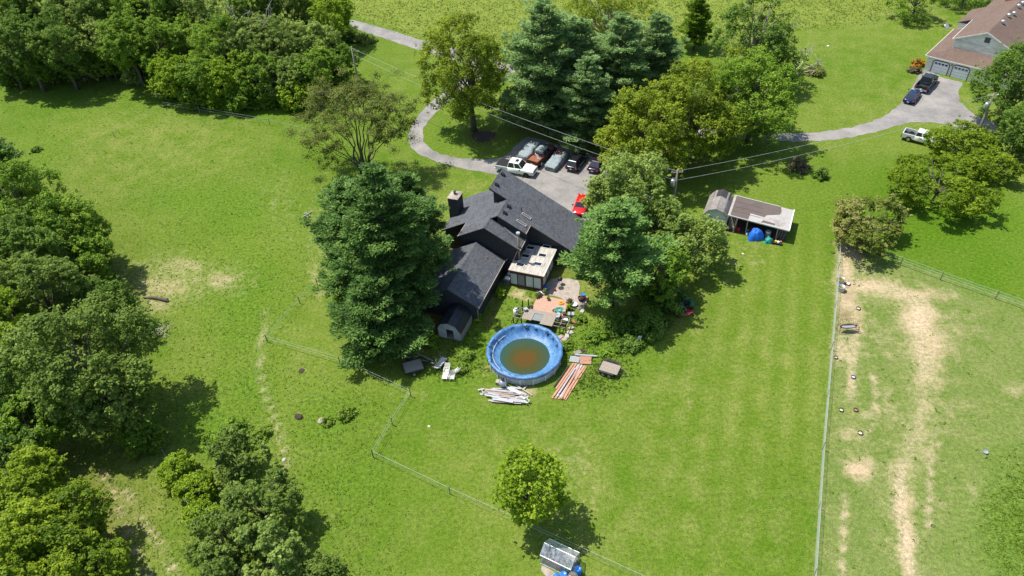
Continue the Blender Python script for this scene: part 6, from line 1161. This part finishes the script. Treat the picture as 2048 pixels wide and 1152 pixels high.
cl, cr_ = cc.location, cc.rotation_euler.z
for i in range(4):
    q = Matrix.Rotation(cr_, 4, 'Z') @ Vector((.55 + .42 * (i // 2), -.22 + .42 * (i % 2), 1.44)) + cl; t = thing('fruit_crate', q, cr_, ['left crate of the near pair on the covered car roof', 'right crate of the near pair on the covered car roof', 'left crate of the far pair on the covered car roof', 'right crate of the far pair on the covered car roof'][i], 'crate', 'crates on the covered car')
    MB().box((0, 0, .02), (.38, .38, .03)).build('bottom', 'hay', t)
    for s in (-1, 1): MB().box((s * .18, 0, .1), (.03, .38, .18)).build('side', 'maroon', t); MB().box((0, s * .18, .1), (.34, .03, .18)).build('side', 'maroon', t)
rt = pickup((1064, 327), (1103, 293), .75, 'rusty old pickup with a pile of frames in its bed', 'rustdark', L=5.6, hw=.98, h=1.75, bed='rust', rimm='plate', trim='rust')
MB().box((-1.9, 0, 1.0), (1.6, 1.7, .05)).build('bed_sheet', 'rust', rt); MB().loft([[(x, y * w_, z + .02) for y, z in ((-.75, 1.5), (-.6, 1.8), (0, 1.86), (.6, 1.8), (.75, 1.5))] for x, w_ in ((-.9, .95), (0, 1.05), (.75, 1.0))]).build('cab_cover', 'cover', rt)
q = Matrix.Rotation(rt.rotation_euler.z, 4, 'Z') @ Vector((-1.25, 0, 1.1)) + rt.location; t = thing('frame_stack', q, rt.rotation_euler.z, 'tangle of pale metal frames in the rusty pickup bed', 'frame'); rf = np.random.default_rng(6)
for i in range(9): a = rf.uniform(-.5, .5, 3); MB().beam((-.5 + a[0] * .3, -.7 + a[1] * .4, a[2] * .2), (.5 - a[1] * .4, .7 + a[0] * .3, .25 + a[2] * .4), .05, .05).build('bar', 'paleboard' if i % 3 else 'rust', t)
car((1141, 339), (1163, 312), .6, 'black sport utility car with silver tail trim in the row', 'p_black', L=4.8, hw=.96, h=1.66, suv=True, name='sport_utility_car')
car((1184, 342), (1199, 322), .6, 'purple-black car half hidden by yellow-green leaves', 'p_purple', L=4.7, name='coupe')
car((1156, 428), (1167, 396), .6, 'red car on the parking area, mostly behind leaves', 'p_red', L=4.5, hw=.9, h=1.36, name='red_coupe', flip=True)
pickup((1842, 178), (1872.5, 144), .7, 'dark grey-green pickup parked by the garage doors', 'p_grey', L=5.8, bed='black', trim='steel'); car((1816, 203), (1834.5, 180), .6, 'navy blue sedan parked behind the dark pickup', 'p_navy', L=4.6)
pickup((1808, 265.5), (1862, 279), .8, 'silver pickup on the grass under the yellow-green tree', 'p_silver', L=5.2, hw=.92, h=1.72, rimm='rim')

# ------------------------------------------------------------------ odds and ends in the grass
def stone(px, py, r_, m, lab, name='stone', h=.5):
    rng = np.random.default_rng(int(px)); t = thing(name, G(px, py), rng.uniform(0, 6), lab, 'stone'); n = 9
    MB().loft([[(r_ * k * math.cos(2 * math.pi * i / n) * rng.uniform(.8, 1.2), r_ * k * math.sin(2 * math.pi * i / n) * .75 * rng.uniform(.8, 1.2), z * r_) for i in range(n)] for k, z in ((1, 0), (.95, h * .6), (.6, h))]).build('rock', m, t)
stone(598, 834, .5, 'mulch', 'dark stump-like stone by the worn path'); stone(644, 842, .5, 'concrete', 'grey stone among pasture weeds'); stone(603, 742, .45, 'soil', 'dark low mound of earth in the pasture', h=.15); stone(568, 920, .25, 'stone', 'small pale stone below the path end'); stone(1656, 92, .22, 'white', 'small white stone on the neighbour lawn'); stone(858, 853, .18, 'hay', 'pale clod on the lawn below the pool'); stone(1486, 508, .2, 'hay', 'pale clod on the lawn before the shed')
for i, (px, py) in enumerate(((609, 434), (615, 430), (621, 426), (612, 428), (618, 434))): t = thing('concrete_block', G(px, py), rad(20 + 7 * i), ['lowest', 'middle', 'upper', 'left', 'right'][i] + ' pale concrete block of the group in the pasture', 'block', 'concrete blocks in the pasture'); MB().box((0, -.07, .1), (.4, .05, .2)).box((0, .07, .1), (.4, .05, .2)).box((-.17, 0, .1), (.05, .1, .2)).box((.17, 0, .1), (.05, .1, .2)).box((0, 0, .1), (.05, .1, .2)).build('shell', 'stone', t)
o = G(288, 597); t = thing('fallen_log', o, 0, 'fallen brown log at the edge of the tree shade', 'log'); e = G(336, 603) - o; MB().tube([(0, 0, .15), (e.x * .5, e.y * .5 + .2, .2), (e.x, e.y, .24)], [.1, .18, .24], 9).build('trunk', 'bark', t); MB().tube([(e.x, e.y, .24), (e.x + .02, e.y, .24)], .22, 9).build('cut_end', 'deadwood', t); MB().tube([(e.x * .3, e.y * .3, .2), (e.x * .2, e.y * .3 + .9, .4)], [.06, .03], 6).build('branch', 'bark', t)
o = G(322, 666); t = thing('brush_pile', o, 0, 'pile of grey cut branches in the shade edge', 'brush'); rb = np.random.default_rng(8)
for i in range(42): a = rb.uniform(0, 6.3); r_ = rb.uniform(.3, 1.4); z = rb.uniform(.05, .5); b2 = rb.uniform(0, 6.3); MB().tube([(r_ * math.cos(a) * .7, r_ * math.sin(a), z), (r_ * math.cos(a) * .7 + .9 * math.cos(b2), r_ * math.sin(a) + .9 * math.sin(b2), z + rb.uniform(-.05, .35))], [.035, .015], 5).build('stick', 'deadwood', t)
t = thing('leaning_boards', G(540, 985), rad(120), 'pale boards leaning at the grey-green tree', 'boards')
for i in range(3): MB().beam((-.9, .16 * i, .1), (.9, .16 * i, .35), .12, .03).build('board', 'hay', t)
t = thing('bed_frame', G(1540, 62 + 6), rad(5), 'rusty low frame at the meadow edge beneath the ragged tree', 'frame')
for y in (-.4, .4): MB().beam((-1.3, y, .4), (1.3, y, .4), .08, .1).build('rail', 'rust', t)
for x in (-1.2, 0, 1.2): MB().beam((x, -.4, .2), (x, .4, .2), .08, .35).build('cross_bar', 'rust', t)
